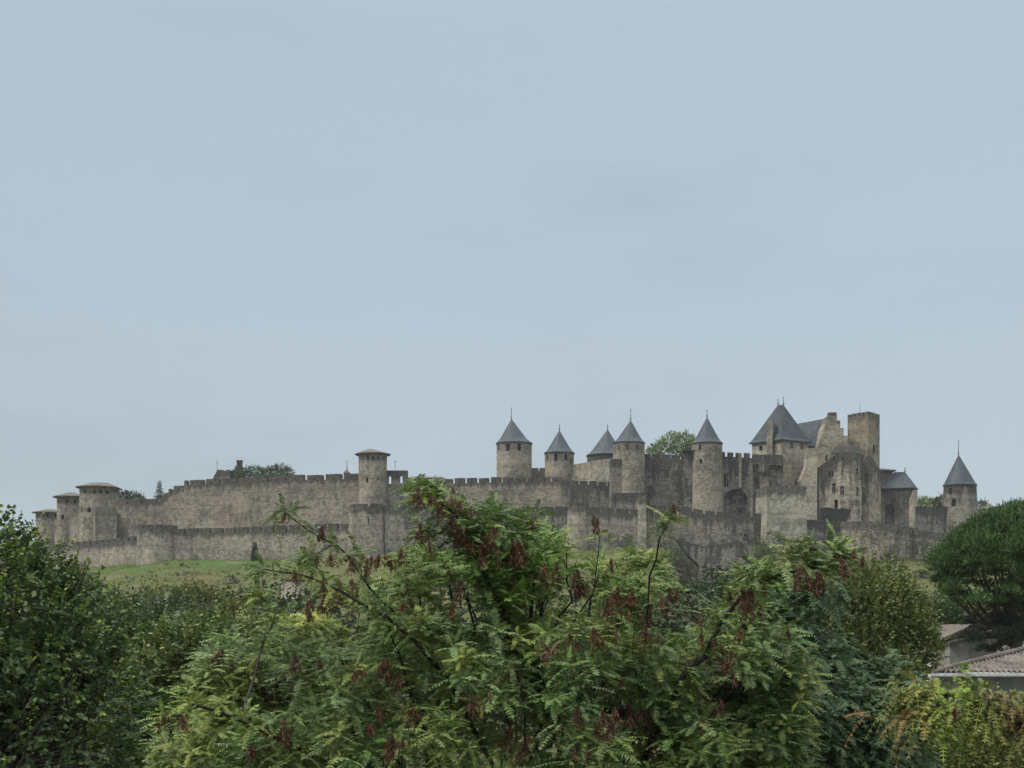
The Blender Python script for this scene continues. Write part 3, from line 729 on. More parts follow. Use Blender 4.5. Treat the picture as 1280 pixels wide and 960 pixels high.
outline_thing('parapet_wall','jagged dark stone parapet below the mullioned windows','wall',[(1026,705),(1026,635),(1034,634),(1046,636),(1056,635),(1064,638),(1062,645),(1059,650),(1060,705)],Yo(1045)+10,1.6,'blackstone')
outline_thing('ruined_wall','dark ruined ramp wall jutting from the rocky foot below the arch','ruin',
   [(874,745),(874,706),(861,694),(847,674),(850,671.5),(862,678),(880,683),(900,681),(921,676),(930,680),(945,699),(941,703),(928,694),(921,700),(918,712),(906,716),(905,745)],Yo(900)-14,5,'outer2',wins=[W(890,712,8,3,depth=.5,pane=None),W(884,698,3,2,depth=.5)])

# --- things behind the left wall
def ruin_turret():
    Y=462; t=thing('ruined_turret','broken turret with sloping left side above the left inner wall','ruin',(X_(279,Y),Y,Z_(710,Y)))
    mb=MB(); outline_into(mb,[(266,710),(266,598),(271,588.5),(272,587),(279,587.4),(279,588.6),(283,588.2),(283,587),(288,587.5),(288,710)],Y,4); mb.build('wall',M['inner'],t)
    an=MB(); rod(an,(X_(270.6,Y),Y+1,Z_(590,Y)),(X_(270.6,Y),Y+1,Z_(574.5,Y)),.09,.05); rod(an,(X_(269.6,Y),Y+1,Z_(577.5,Y)),(X_(271.6,Y),Y+1,Z_(577.5,Y)),.12,.12); an.build('mast',M['metal'],t)
ruin_turret()
def ivy_chimney():
    Y=468; t=thing('chimney_stack','square masonry stack rising out of the trees behind the left wall','chimney',(X_(299,Y),Y,Z_(710,Y)))
    mb=MB(); box_into(mb,quad_plan(295.8,301.8,Y,2,0),Z_(710,Y),Z_(576.5,Y)); mb.build('shaft',M['inner2'],t)
    mb=MB(); box_into(mb,quad_plan(295.3,302.3,Y-.15,2.3,0),Z_(576.5,Y)+.004,Z_(575.2,Y)); mb.build('cap',M['inner2'],t)
ivy_chimney()
def small_spire():
    Y=450; s=Y/F; t=thing('spire','tiny pointed spire with a long rod behind the wall left of the round tower','spire',(X_(433,Y),Y,Z_(710,Y)))
    mb=MB(); box_into(mb,quad_plan(429.5,437,Y,2,0),Z_(710,Y),Z_(591,Y)); mb.build('wall',M['tower'],t)
    rm=MB(); roof_loft(rm,quad_plan(429.3,437.2,Y-.1,2.2,0),Z_(591,Y)+.01,[(X_(433.2,Y),Y+1)],Z_(585.5,Y),None,.1); ro=rm.build('roof',M['tile'],t)
    finial(ro,X_(433.2,Y),Y+1,Z_(585.5,Y),11.5*s)
small_spire()
def rod_thing():
    Y=455; L=(X_(494,Y),Y,Z_(710,Y)); mb=MB(); rod(mb,(X_(494,Y),Y,Z_(710,Y)),(X_(494,Y),Y,Z_(575.5,Y)),.1,.06); rod(mb,(X_(493,Y),Y,Z_(577.5,Y)),(X_(495.2,Y),Y,Z_(577.5,Y)),.14,.14)
    o=bpy.data.objects.new('mast',mb.mesh('mast',M['metal'],Vector(L))); o.location=L; COL.objects.link(o); props(o,'thin metal rod rising behind the pierced wall piece','mast')
rod_thing()
def long_house():
    Y=440; t=thing('house','long house with low brown tiled roof showing just over the inner wall','building',(X_(532,Y),Y+3,Z_(710,Y)))
    mb=MB(); box_into(mb,quad_plan(512,552,Y,8,0),Z_(710,Y),Z_(597.6,Y)); mb.build('wall',M['tower'],t)
    rm=MB(); roof_loft(rm,expand(quad_plan(511,554,Y,8,0),.4),Z_(597.4,Y),[(X_(513,Y),Y+4),(X_(551,Y),Y+4)],Z_(593.8,Y),None,.2); rm.build('roof',M['tile'],t)
    ch=MB(); box_into(ch,quad_plan(543,544.5,Y+2,1,0),Z_(600,Y),Z_(592.8,Y)); ch.build('chimney',M['frame'],t)
long_house()
def right_far_house():
    Y=Yo(1240)+28; t=thing('house','distant house roof between the lone right tower and the pine','building',(X_(1246,Y),Y+3,Z_(708,Y)))
    mb=MB(); box_into(mb,quad_plan(1230,1262,Y,7,0),Z_(708,Y),Z_(635.5,Y)); mb.build('wall',M['frame'],t)
    rm=MB(); roof_loft(rm,expand(quad_plan(1230,1263,Y,7,0),.4),Z_(635.3,Y),[(X_(1236,Y),Y+3.5),(X_(1257,Y),Y+3.5)],Z_(631.5,Y),None,.2); rm.build('roof',M['tile'],t)
    ch=MB(); box_into(ch,quad_plan(1235,1239,Y+1,1.2,0),Z_(638,Y),Z_(629,Y)); ch.build('chimney',M['frame'],t)
right_far_house()
# stone hut on the slope
def hut():
    Y=295; s=Y/F
    t=thing('stone_hut','small whitewashed stone hut with dark stained cap standing alone on the grass slope','hut',(X_(366,Y),Y+1,Z_(757,Y)))
    mb=MB(); strip(mb,[(*p,Z_(726.5,Y),Z_(757,Y)) for p in [(X_(351.5,Y+.3),Y+.3),(X_(374,Y),Y),(X_(381,Y+2.4),Y+2.4),(X_(359,Y+2.9),Y+2.9)]],.4,None,closed=True,floor_drop=.1); mb.build('wall',M['hut'],t)
    mb=MB(); box_into(mb,expand([(X_(351.5,Y+.3),Y+.3),(X_(374,Y),Y),(X_(381,Y+2.4),Y+2.4),(X_(359,Y+2.9),Y+2.9)],.12),Z_(726.5,Y)+.004,Z_(724,Y)); mb.build('roof',M['blackstone'],t)
M['hut']=stone('hut_plaster',light=(.74,.62,.48),dark=(.52,.43,.33),stain=(.12,.11,.1),top=1.2,amount=.6,patch=.25,seed=13)
hut()
# ================================================================ TERRAIN
BASEP=[(-300,740),(-40,722),(46,716),(135,709),(172,707),(210,700),(300,701),(437,698),(520,695),(704,690),(800,686),(950,683),(1007,690),(1050,702),(1098,704),(1146,699),(1220,697),(1300,700),(1500,730)]
def base_z(px): 
    px=min(max(px,-300),1500); return Z_(lerp_table(BASEP,px), Yo(px))
def hill(X,Y):
    if Y<120: return 0.0
    px=640+F*X/Y; yo=Yo(px); zb=base_z(px)
    if px<-300: zb*=max(0,1-(-300-px)/900)
    if px>1500: zb*=max(0,1-(px-1500)/900)
    if Y<yo-1:
        t=(Y-120)/(yo-121); z=zb*(t**1.1)
        d=yo-Y; z-=12.5*math.exp(-((px-893)/48)**4)*min(1,max(0,(d-1.5)/13))*min(1,max(0,(Y-200)/80))
    else:
        z=zb+3.2*min(1,max(0,(Y-yo+1-1.0)/4))
        if Y>yo+230:
            t=min(1,(Y-yo-230)/500); z*=1-t*t*(3-2*t)
    return z
def mat_ground():
    m=bpy.data.materials.new('hill_grass'); k=N(m)
    pos=k.n('ShaderNodeNewGeometry').outputs['Position']
    at_=k.n('ShaderNodeAttribute',attribute_name='lawn').outputs['Fac']
    n1=k.noise(pos,.05,5,.7); n2=k.noise(pos,.45,8,.75); n3=k.noise(pos,2.2,5,.7)
    dry=k.mix(k.ramp(n2,.35,.65),(.085,.095,.032),(.19,.165,.078))
    dry=k.mix(k.ramp(n1,.42,.6),dry,(.095,.115,.034))
    lawn=k.mix(k.ramp(n2,.3,.7),(.060,.100,.024),(.100,.150,.040))
    f=k.math('ADD',at_,k.math('MULTIPLY',k.math('SUBTRACT',n2,.5),.5),clamp=True)
    c=k.mix(k.ramp(f,.35,.65),dry,lawn)
    c=k.mix(k.ramp(n3,.45,.7,0,.45),c,(.04,.06,.022))
    rk=k.n('ShaderNodeAttribute',attribute_name='rock').outputs['Fac']
    c=k.mix(k.ramp(k.math('ADD',rk,k.math('MULTIPLY',k.math('SUBTRACT',n2,.5),.8)),.35,.6),c,k.mix(k.ramp(n3,.35,.65),(.055,.05,.04),(.20,.18,.14)))
    c=k.mix(k.ramp(k.noise(pos,.14,4,.6),.56,.66,0,.55),c,(.20,.17,.105))
    b=k.n('ShaderNodeBsdfPrincipled'); k.l(c,b.inputs['Base Color']); b.inputs['Roughness'].default_value=1; b.inputs['Specular IOR Level'].default_value=.1
    bu=k.n('ShaderNodeBump'); bu.inputs['Strength'].default_value=1; bu.inputs['Distance'].default_value=.7; k.l(k.math('ADD',n2,n3),bu.inputs['Height']); k.l(bu.outputs[0],b.inputs['Normal'])
    k.out(b.outputs[0]); return m
def terrain():
    xs=sorted(set([-3000,-2200,-1500,-1000,-700,-500,-400,-320,-260]+list(np.arange(-220,221,2.5))+[260,320,400,500,700,1000,1500,2200,3000]))
    ys=sorted(set([-3000,-1500,-700,-300,-100,-40,0,30,60,90,120]+list(np.arange(130,345,5.0))+list(np.arange(345,480,1.25))+list(np.arange(480,760,14.0))+[800,900,1000,1200,1600,2200,3000]))
    from mathutils import noise as mn
    V=[];L=[];RK=[]
    for y in ys:
        for x in xs:
            z=hill(x,y)
            px=640+F*x/y if y>50 else 0; d=Yo(px)-y
            if y>130 and d>2: z+=mn.fractal(Vector((x*.03,y*.03,1)),1,2,5)*1.1*min(1,d/12)
            V.append((x,y,z))
            lw=0.0
            if y>200 and 0<d<85:
                a=np.interp(px,[60,110,160,300,345,400],[.2,.55,.9,.9,.6,.25]); lw=a*np.interp(d,[0,14,30,50],[1,1,.5,.0])
                if px>480: lw=.3
            L.append(lw)
            RK.append(math.exp(-((px-893)/55)**4)*min(1,max(0,(d+3)/3))*np.interp(d,[0,24,44],[1,1,0]) if y>250 else 0.0)
    nx=len(xs); Fc=[(j*nx+i,j*nx+i+1,(j+1)*nx+i+1,(j+1)*nx+i) for j in range(len(ys)-1) for i in range(nx-1)]
    me=bpy.data.meshes.new('ground'); me.from_pydata(V,[],Fc); me.materials.append(mat_ground())
    a=me.attributes.new('lawn','FLOAT','POINT'); a.data.foreach_set('value',L); a=me.attributes.new('rock','FLOAT','POINT'); a.data.foreach_set('value',RK)
    me.polygons.foreach_set('use_smooth',[True]*len(Fc))
    o=bpy.data.objects.new('ground',me); COL.objects.link(o); o['kind']='structure'; o['label']='grassy hillside below the citadel, bright green under the left wall'; o['category']='ground'
terrain()

# ================================================================ VEGETATION
def leafmat(name, rough=.55, trans=.22, spec=.25):
    m=bpy.data.materials.new(name); k=N(m)
    c=k.n('ShaderNodeAttribute',attribute_name='leaf_colour').outputs['Color']
    b=k.n('ShaderNodeBsdfPrincipled'); k.l(c,b.inputs['Base Color']); b.inputs['Roughness'].default_value=rough; b.inputs['Specular IOR Level'].default_value=spec
    t=k.n('ShaderNodeBsdfTranslucent'); k.l(k.mix(.5,c,(.09,.13,.02)),t.inputs['Color'])
    mx=k.n('ShaderNodeMixShader'); mx.inputs[0].default_value=trans; k.l(b.outputs[0],mx.inputs[1]); k.l(t.outputs[0],mx.inputs[2])
    k.out(mx.outputs[0]); return m
M['leaf']=leafmat('leaf')
M['needle']=leafmat('pine_needle',.7,.05,.2)
M['bark']=plain('bark',(.018,.015,.013),(.06,.052,.045),6,.9,.2,.6,(1,1,.3))
M['barklight']=plain('grey_bark',(.05,.045,.038),(.12,.11,.095),5,.9,.2,.6,(1,1,.3))
def fastmesh(name, V, Fc, mat, off, colour=None, smooth=False):
    me=bpy.data.meshes.new(name); V=(V-np.array(off)).astype(np.float32)
    me.vertices.add(len(V)); me.vertices.foreach_set('co',V.ravel())
    M_,k=Fc.shape; me.loops.add(M_*k); me.loops.foreach_set('vertex_index',Fc.astype(np.int32).ravel())
    me.polygons.add(M_); me.polygons.foreach_set('loop_start',np.arange(0,M_*k,k,dtype=np.int32)); me.polygons.foreach_set('loop_total',np.full(M_,k,dtype=np.int32))
    if colour is not None:
        a=me.attributes.new('leaf_colour','FLOAT_COLOR','POINT'); c=np.ones((len(V),4),dtype=np.float32); c[:,:3]=colour; a.data.foreach_set('color',c.ravel())
    me.materials.append(mat)
    if smooth: me.polygons.foreach_set('use_smooth',np.ones(M_,dtype=bool))
    me.update(); me.validate(); return me
def nz(v): return v/np.maximum(np.linalg.norm(v,axis=-1,keepdims=True),1e-9)
HEART=np.array([(0,0,0),(.18,.47,.07),(.62,.36,.07),(1,0,-.03),(.62,-.36,.07),(.18,-.47,.07)]); HEARTF=np.array([(0,3,2,1),(0,5,4,3)])
RHOMB=np.array([(0,0,0),(.35,.5,0),(1,0,-.05),(.35,-.5,0)]); RHOMBF=np.array([(0,3,2,1)])
def leaves(P,D,Nn,L,Wd,C,shape=HEART,faces=HEARTF):
    """P base, D direction, Nn rough normal, L length, Wd width, C colour -> V,F,C"""
    D=nz(D); S=nz(np.cross(Nn,D)); U=np.cross(D,S)
    k=len(shape)
    V=P[:,None,:]+D[:,None,:]*(shape[None,:,0:1]*L[:,None,None])+S[:,None,:]*(shape[None,:,1:2]*Wd[:,None,None])+U[:,None,:]*(shape[None,:,2:3]*L[:,None,None])
    Fc=(np.arange(len(P))*k)[:,None,None]+faces[None]
    return V.reshape(-1,3),Fc.reshape(-1,faces.shape[1]),np.repeat(C,k,axis=0)
def join(parts):
    Vs=[];Fs=[];Cs=[];o=0
    for V,Fc,C in parts: Vs.append(V);Fs.append(Fc+o);Cs.append(C);o+=len(V)
    return np.concatenate(Vs),np.concatenate(Fs),np.concatenate(Cs)
class Tubes:
    def __init__(s): s.V=[];s.F=[];s.n=0
    def add(s,pts,r0,r1,n=6):
        pts=[np.array(p,float) for p in pts]; K=len(pts)
        if K<2: return
        for i,p in enumerate(pts):
            t=nz((pts[min(i+1,K-1)]-pts[max(i-1,0)])[None])[0]; a=np.cross(t,[0,0,1.0]); 
            if np.linalg.norm(a)<.2: a=np.cross(t,[1.0,0,0])
            a=a/np.linalg.norm(a); b=np.cross(t,a); r=r0+(r1-r0)*i/(K-1)
            for j in range(n):
                th=2*math.pi*j/n; s.V.append(p+(a*math.cos(th)+b*math.sin(th))*r)
        for i in range(K-1):
            for j in range(n):
                q=s.n+i*n; s.F.append((q+j,q+(j+1)%n,q+n+(j+1)%n,q+n+j))
        s.n+=K*n
    def build(s,name,mat,parent):
        me=fastmesh(name,np.array(s.V),np.array(s.F),mat,root_loc(parent),smooth=True); o=bpy.data.objects.new(name,me); COL.objects.link(o); o.parent=parent; return o
def crooked(a,b,rng,k=4,j=.08):
    a=np.array(a,float);b=np.array(b,float);L=np.linalg.norm(b-a); out=[a]
    for i in range(1,k):
        out.append(a+(b-a)*i/k+rng.normal(size=3)*L*j*.6)
    return out+[b]
def add_crown(name,parts,mat,parent):
    V,Fc,C=join(parts); me=fastmesh(name,V,Fc,mat,root_loc(parent),C); o=bpy.data.objects.new(name,me); COL.objects.link(o); o.parent=parent; return o
def pick_colours(rng,n,pal):
    cols=np.array([p[0] for p in pal],float); w=np.array([p[1] for p in pal],float); w/=w.sum()
    c=cols[rng.choice(len(pal),n,p=w)]; return c*rng.uniform(.8,1.2,(n,1))
def broadleaf(name,label,cat,lobes,base,leaf,n_twig,twig,per,pal,tip=None,droop=.35,seed=1,group=None,trunk_r=.25,shape=HEART,faces=HEARTF,inner=.5,shoots=.12,shoot_len=2.0,wide=.9,mat='leaf',up=.35):
    rng=np.random.default_rng(seed)
    L=[]
    for l in lobes:
        c=at(l[0],l[1],l[2]); L.append((np.array(c),np.array(l[3:6],float)))
    L_c=np.array([l[0] for l in L]); L_r=np.array([l[1] for l in L])
    t=thing(name,label,cat,(base[0],base[1],hill(*base)),group)
    w=(L_r[:,0]*L_r[:,2]+L_r[:,1]*L_r[:,2]+L_r[:,0]*L_r[:,1]); idx=rng.choice(len(L),n_twig,p=w/w.sum())
    dirs=nz(rng.normal(size=(n_twig,3))); rad=inner+(1-inner)*rng.random((n_twig,1))**.6
    # lumpy outline
    P=L_c[idx]+dirs*L_r[idx]*rad
    out=nz(dirs/L_r[idx]*L_r[idx].mean()); D=nz(out+np.array([0,0,up])+rng.normal(size=P.shape)*.35)
    issh=(rng.random(n_twig)<shoots)&(rad[:,0]>.8); tl=twig*rng.uniform(.6,1.3,n_twig)*np.where(issh,shoot_len,1)
    D[issh]=nz(D[issh]+np.array([0,0,.7]))
    tc=pick_colours(rng,n_twig,pal)
    K=per; parts=[]
    side=nz(np.cross(D,np.array([0,0,1.0])+rng.normal(size=D.shape)*.2)); upv=np.cross(side,D)
    for k in range(K):
        f=(k+.5)/K; pos=P+D*(tl*f)[:,None]-np.array([0,0,1.0])*(droop*.35*tl*f*f)[:,None]
        sg=1 if k%2 else -1
        d=D*.55+side*sg*.75+np.array([0,0,-droop])+rng.normal(size=D.shape)*.25
        nn=upv+rng.normal(size=D.shape)*.45+out*.4
        c=tc*rng.uniform(.85,1.15,(n_twig,1))
        if tip is not None:
            a=(np.where(issh,.95,.22)*f**.7)[:,None]*np.where(issh[:,None],.55+.45*rng.random((n_twig,1)),rng.random((n_twig,1))); c=c*(1-a)+np.array(tip)*a
        ll=leaf*rng.uniform(.65,1.2,n_twig)*(1-.25*f)
        parts.append(leaves(pos,d,nn,ll,ll*wide,c,shape,faces))
    add_crown('crown',parts,M[mat],t)
    tb=Tubes(); g=np.array([base[0],base[1],hill(*base)-.3]); cen=L_c.mean(0); top=np.array([ (g[0]+cen[0])/2,(g[1]+cen[1])/2, g[2]+(min(c[2]-r[2] for c,r in L)-g[2])*.85])
    if top[2]<g[2]+.5: top[2]=g[2]+.5
    tb.add(crooked(g,top,rng,5,.03),trunk_r,trunk_r*.75,8)
    for c,r in L:
        tb.add(crooked(top,c,rng,5,.06),trunk_r*.5,trunk_r*.18)
    for i in rng.choice(n_twig,min(n_twig,14*len(L)),replace=False):
        c=L_c[idx[i]]; tb.add(crooked(c,P[i]+D[i]*tl[i]*.6,rng,3,.06),trunk_r*.12,trunk_r*.03,5)
    for i in np.where(issh)[0][:400]: tb.add([P[i],P[i]+D[i]*tl[i]*.95-np.array([0,0,.35*droop*tl[i]])],trunk_r*.03+.003,.003,4)
    tb.build('trunk',M['bark'],t)
    return t

# ---- foreground and middle broadleaf trees
LIN=[((.036,.066,.029),4),((.055,.094,.034),3),((.095,.138,.040),1.3),((.024,.046,.026),3)]
broadleaf('linden_tree','tall linden tree filling the left edge with bright yellow green shoots','tree',
  [(-40,800,26,2.2,2.0,2.4),(40,790,25.5,1.5,1.8,1.3),(60,890,24.5,1.7,1.6,1.6),(-10,730,26,1.1,1.2,.9),(30,735,26,.75,.8,.75),(92,775,26,.75,.9,.55),(75,830,25.5,1.2,1.2,1.0),(20,960,24.5,2.2,1.8,1.6),(-80,900,26,2.2,2.2,2.2),(16,690,26,.35,.4,.45)],
  (-9.2,26.5),.105,3600,.45,10,LIN,tip=(.22,.31,.035),droop=.45,seed=11,trunk_r=.3,group=None,inner=.68,shoots=.13,shoot_len=1.6)
broadleaf('linden_tree','smaller linden tree with pale green top left of the tree of heaven','tree',
  [(215,850,31,1.15,1.2,1.1),(185,905,30,1.0,1.2,1.2),(255,860,31,.8,1.1,1.1),(230,805,31,.75,.8,.45),(210,960,30,1.8,1.5,1.3),(275,800,32,.5,.6,.45)],
  (-7.2,31.5),.13,2000,.42,8,[((.075,.115,.040),3),((.115,.160,.050),2.4),((.165,.205,.062),1.8),((.040,.068,.030),1.6)],tip=(.26,.30,.09),droop=.3,seed=12,trunk_r=.22,inner=.68,shoots=.10,shoot_len=1.5)
broadleaf('round_tree','dense dark round tree with pale flecked top standing behind the two lindens','tree',
  [(140,815,58,2.8,3,2.2),(215,815,60,3.0,3,2.2),(175,840,56,3.4,3,3.0),(110,865,56,3.2,3,3.2),(262,826,60,1.7,2.4,1.5),(165,900,55,4,3,4),(240,790,60,1.5,2,.8)],
  (-15.5,58),.17,8500,.55,8,[((.040,.070,.032),3),((.058,.094,.040),2),((.026,.048,.026),2.4),((.13,.155,.08),.9)],tip=(.19,.21,.10),droop=.1,seed=13,trunk_r=.35,up=.8)
broadleaf('round_tree','brownish green bushy tree under the bright grass slope at left','tree',
  [(235,765,70,2.4,2.5,1.0),(265,782,70,1.8,2.2,1.0),(300,816,68,2.2,2.4,1.6),(205,777,70,2,2.2,1.1)],
  (-14.6,72),.2,2600,.6,7,[((0.101,0.124,0.038),3),((0.149,0.150,0.047),2),((0.068,0.091,0.032),2)],tip=(0.230,0.208,0.063),droop=.2,seed=14,trunk_r=.3,up=.6)
broadleaf('maple_tree','olive green tree with upright twigs standing behind the right end of the long branch','tree',
  [(980,800,44,1.7,2,2.0),(1060,780,44,1.5,2,1.8),(1110,775,45,1.15,1.6,1.3),(1030,735,46,1.2,1.3,.45),(1095,728,46,.8,1.2,.5),(1140,800,44,.65,1.2,1.1),(1050,880,43,2.8,2,2.4),(950,760,46,1.0,1.2,.9),(1128,752,45,.55,.9,.7),(1157,818,44.5,.42,.8,.6)],
  (10.2,44.5),.125,5600,.45,8,[((.100,.138,.042),3),((.135,.165,.052),2),((.062,.092,.032),2.4),((.165,.155,.055),.7)],tip=(.21,.215,.075),droop=.15,seed=15,trunk_r=.28,up=.9,shoots=.2,shoot_len=1.6)
broadleaf('maple_tree','olive tree with fine golden green leaves in the bottom right corner','tree',
  [(1180,965,24,1.0,1.2,.75),(1240,950,24,.95,1.2,.85),(1290,940,24.5,.9,1.2,.95),(1140,975,23.5,.7,1.0,.7),(1215,1010,24,1.6,1.4,1.0)],
  (8.6,24.6),.07,3400,.30,8,[((0.101,0.130,0.027),3),((0.149,0.169,0.036),2),((0.062,0.088,0.023),2),((0.216,0.202,0.042),.7)],tip=(0.270,0.260,0.053),droop=.3,seed=16,trunk_r=.16,shape=HEART)
broadleaf('bush_tree','green bushes growing behind the grey walled house below the pine','tree',
  [(1190,775,105,2.8,3,1.9),(1225,770,105,2.2,3,1.6),(1160,790,103,2.6,3,2.3),(1150,830,100,3,3,3.0),(1210,800,108,3,3,2)],
  (34,106),.28,3600,.6,7,[((0.047,0.081,0.029),3),((0.068,0.104,0.036),2),((0.030,0.055,0.025),2)],tip=(0.108,0.143,0.042),seed=17,trunk_r=.3,up=.5)
broadleaf('bush_tree','yellowish shrub half hidden under the dark lower boughs of the pine','tree',
  [(1255,775,92,1.8,2,1.3),(1240,760,92,1.0,1.6,.9),(1275,790,92,1.6,2,1.4)],
  (32,93),.25,1200,.5,7,[((.075,.08,.035),3),((.10,.095,.045),2)],seed=18,trunk_r=.2,up=.5)
# dark masses that close the view below the hill
FILL=[(330,800,88,5.5,3.2,3.2),(450,790,92,5,3.2,3.0),(560,780,90,5,3.2,3.4),(680,775,90,5.5,3.2,3.4),(800,780,92,5,3.2,3.4),(900,775,88,4.5,3.2,3.0),(990,790,86,4,3.2,3.4)]
LBF=['dark tree glimpsed through gaps behind the left part of the tree of heaven','dark tree behind the tree of heaven below the stone hut','dark tree behind the tree of heaven below the big round bastion','dark tree behind the middle of the tree of heaven below the slim bastion','dark tree behind the tree of heaven below the grey streaked bastion','dark tree below the ruined ramp wall behind the long diagonal branch','dark tree behind the olive green tree at right']
for i,(a,b,Y,rx,ry,rz) in enumerate(FILL):
    broadleaf('background_tree',LBF[i],'tree',[(a,b,Y,rx,ry,rz),(a-35,b+70,Y-2,rx*.8,ry,rz*1.1),(a+35,b+80,Y-3,rx*.8,ry,rz*1.1)],(X_(a,Y),Y+.5),.3,1500,.7,7,
       [((.030,.052,.026),3),((.045,.070,.030),2),((.018,.036,.02),2)],seed=30+i,trunk_r=.3,group='dark trees filling the foot of the hill')

# ---- shrubs on the hill and trees behind the walls
def far_plant(name,label,cat,lobes,leaf,n,pal,seed,group=None,up=.6,tw=.9,tip=None,tr=.25,base=None):
    a=lobes[0]; b=base or (X_(a[0],a[2]),a[2])
    return broadleaf(name,label,cat,lobes,b,leaf,n,tw,6,pal,tip=tip,seed=seed,group=group,trunk_r=tr,up=up,wide=.85)
G1=[((.055,.085,.028),3),((.08,.112,.034),2),((.034,.052,.022),1.5)]
G2=[((.15,.20,.04),3),((.20,.24,.05),2),((.085,.125,.03),1.3)]
far_plant('tree','light green tree rising behind the broad dark wall between two slate towers','tree',[(842,560,420,5.6,4,4.8),(828,566,420,4.2,4,3.4),(856,556,422,4.2,4,3.6),(866,566,420,3.5,4,4),(816,570,420,2.6,3,2.6)],.42,1900,G2,41,tip=(.13,.17,.05),up=1.0)
far_plant('tree','dark rounded tree behind the left inner wall right of the masonry stack','tree',[(318,594,455,3.6,3,2.9),(306,595,455,2.6,3,2.2),(329,594,456,2.4,3,2.1)],.42,800,G1,42)
far_plant('tree','olive rounded tree behind the left inner wall, right one beyond the masonry stack','tree',[(350,593,452,4.0,3,3.1),(341,593,452,2.6,3,2.6),(360,594,452,2.0,3,2.2)],.42,800,[((.055,.075,.028),3),((.08,.095,.035),2)],43)
far_plant('tree','dark ivy like shrub hugging the square masonry stack','tree',[(299,591,464,2.2,1.2,1.9),(293,594,464,1.5,1.2,1.5)],.4,420,G1,44,tw=.5)
far_plant('tree','flat dark tree behind the wall just right of the tallest flat roofed left tower','tree',[(160,622,452,4.2,3,1.9),(153,624,452,2.6,3,1.6),(169,625,450,3.2,3,1.5)],.42,700,[((.022,.042,.024),3),((.03,.055,.028),2)],45)
far_plant('tree','small olive tree behind the dark upper wall right of the chapel building','tree',[(1157,632,430,3.0,3,2.4),(1150,634,430,2.0,3,2)],.42,520,G2,47)
far_plant('tree','taller olive tree just left of the lone right slate tower','tree',[(1176,629,432,2.3,3,2.3),(1169,634,432,2.2,3,2.2)],.42,520,G1,48,tip=(.1,.12,.04))
far_plant('tree','dark tree just right of the lone right slate tower','tree',[(1226,636,440,2.2,2.5,2.4),(1232,640,438,2,2,1.8)],.42,420,G1,49)
def conifer(label,px,top,base,Y,w,seed,col,n):
    s_=Y/F; lob=[]
    for f,k in ((.14,1.0),(.34,.86),(.54,.66),(.74,.44),(.9,.22)):
        lob.append((px,base+(top-base)*f,Y,w*s_*.5*k,w*s_*.5*k,(base-top)*s_*.16))
    broadleaf('conifer',label,'tree',lob,(X_(px,Y),Y),.34,n*3,.42,5,[(col,3),(tuple(c*1.5 for c in col),1)],seed=seed,trunk_r=.1,up=.2,wide=.5,inner=.2,shoots=0)
conifer('small tiered conifer poking above the stepped inner wall at left',199.5,602,636,448,19,51,(.026,.046,.026),330)
conifer('narrow dark cypress standing against the long lower wall',318.5,678,703,Yo(318)-2.5,9.5,52,(.020,.036,.024),330)
conifer('small dark conifer on the grass slope left of the stone hut',301,736,760,290,17,53,(.020,.038,.024),300)
def bush(label,px,py,Y,rx,rz,n,pal,seed,leaf=.3,g='scrub bushes on the hill'):
    x=X_(px,Y); z=hill(x,Y); pyb=H0-(z+rz*.55-ZC)*F/Y
    broadleaf('bush',label,'bush',[(px,pyb,Y,rx,rx*.8,rz),(px+rx*.5*F/Y,pyb+1.5,Y,rx*.7,rx*.6,rz*.75)],(x,Y),leaf,n,.5,5,pal,seed=seed,group=g,trunk_r=.08,up=.5)
bush('reddish brown bare bush at the foot of the left lower wall',92,0,Yo(92)-3,2.6,2.2,260,[((.10,.075,.055),3),((.07,.06,.045),2)],61,.2)
bush('small green bush right of the reddish one at the left wall foot',105,0,Yo(105)-4,1.2,1.6,140,G1,62,.22)
bush('dark bush left of the ruined ramp wall',852,0,Yo(852)-9,3.4,3.4,420,G1,63)
bush('second dark bush left of the ruined ramp wall, lower down',838,0,Yo(838)-16,3.6,3.2,420,G1,64)
bush('dark green bush at the foot of the pale square bastion',966,0,Yo(966)-11,2.9,3.6,420,G1,65)
bush('small bush beside the bastion foot bush, on its left',950,0,Yo(950)-10,2.0,2.0,220,G1,66)
bush('grey green bush below the rubble wall',1110,0,Yo(1110)-4,2.6,1.5,320,[((.06,.078,.045),3),((.045,.06,.035),2)],67)
bush('dark bush at the wall corner left of the stone pine',1155,0,Yo(1155)-7,3.4,3.8,420,G1,68)
bush('wide dark bush just left of the stone pine crown',1168,0,Yo(1168)-18,3.6,3.2,420,G1,69)
bush('dense green bush in the hollow right of the ruined ramp wall',925,0,Yo(925)-16,3.8,3.4,460,G1,81)
bush('green bush below the pale square bastion, farther down the hollow',948,0,Yo(948)-20,3.8,3.8,460,G1,82)
bush('dark bush at the foot of the wide grey wall above the ruined ramp',905,0,Yo(905)-3,2.4,1.4,200,G1,83)
bush('round green bush below the left corner of the lower square bastion',1010,0,Yo(1010)-16,3.8,3.2,420,G1,84)
bush('wide green bush low in front of the ruined ramp wall',880,0,Yo(880)-24,4.4,3.6,520,G1,85)
bush('small bush at the foot of the long lower wall right of the left bastion',243,0,Yo(243)-2.5,1.5,.8,110,G1,70,.2)
bush('low dark bush below the small conifer on the slope',318,0,262,3.0,1.6,260,G1,71)
bush('olive bush on the slope left of the stone hut',345,0,270,2.2,1.4,200,[((.06,.075,.03),3),((.04,.055,.025),2)],72)
bush('rusty bush on the slope at the left above the brownish tree',288,0,330,1.8,1.3,160,[((.07,.06,.045),3),((.05,.05,.035),2)],73)
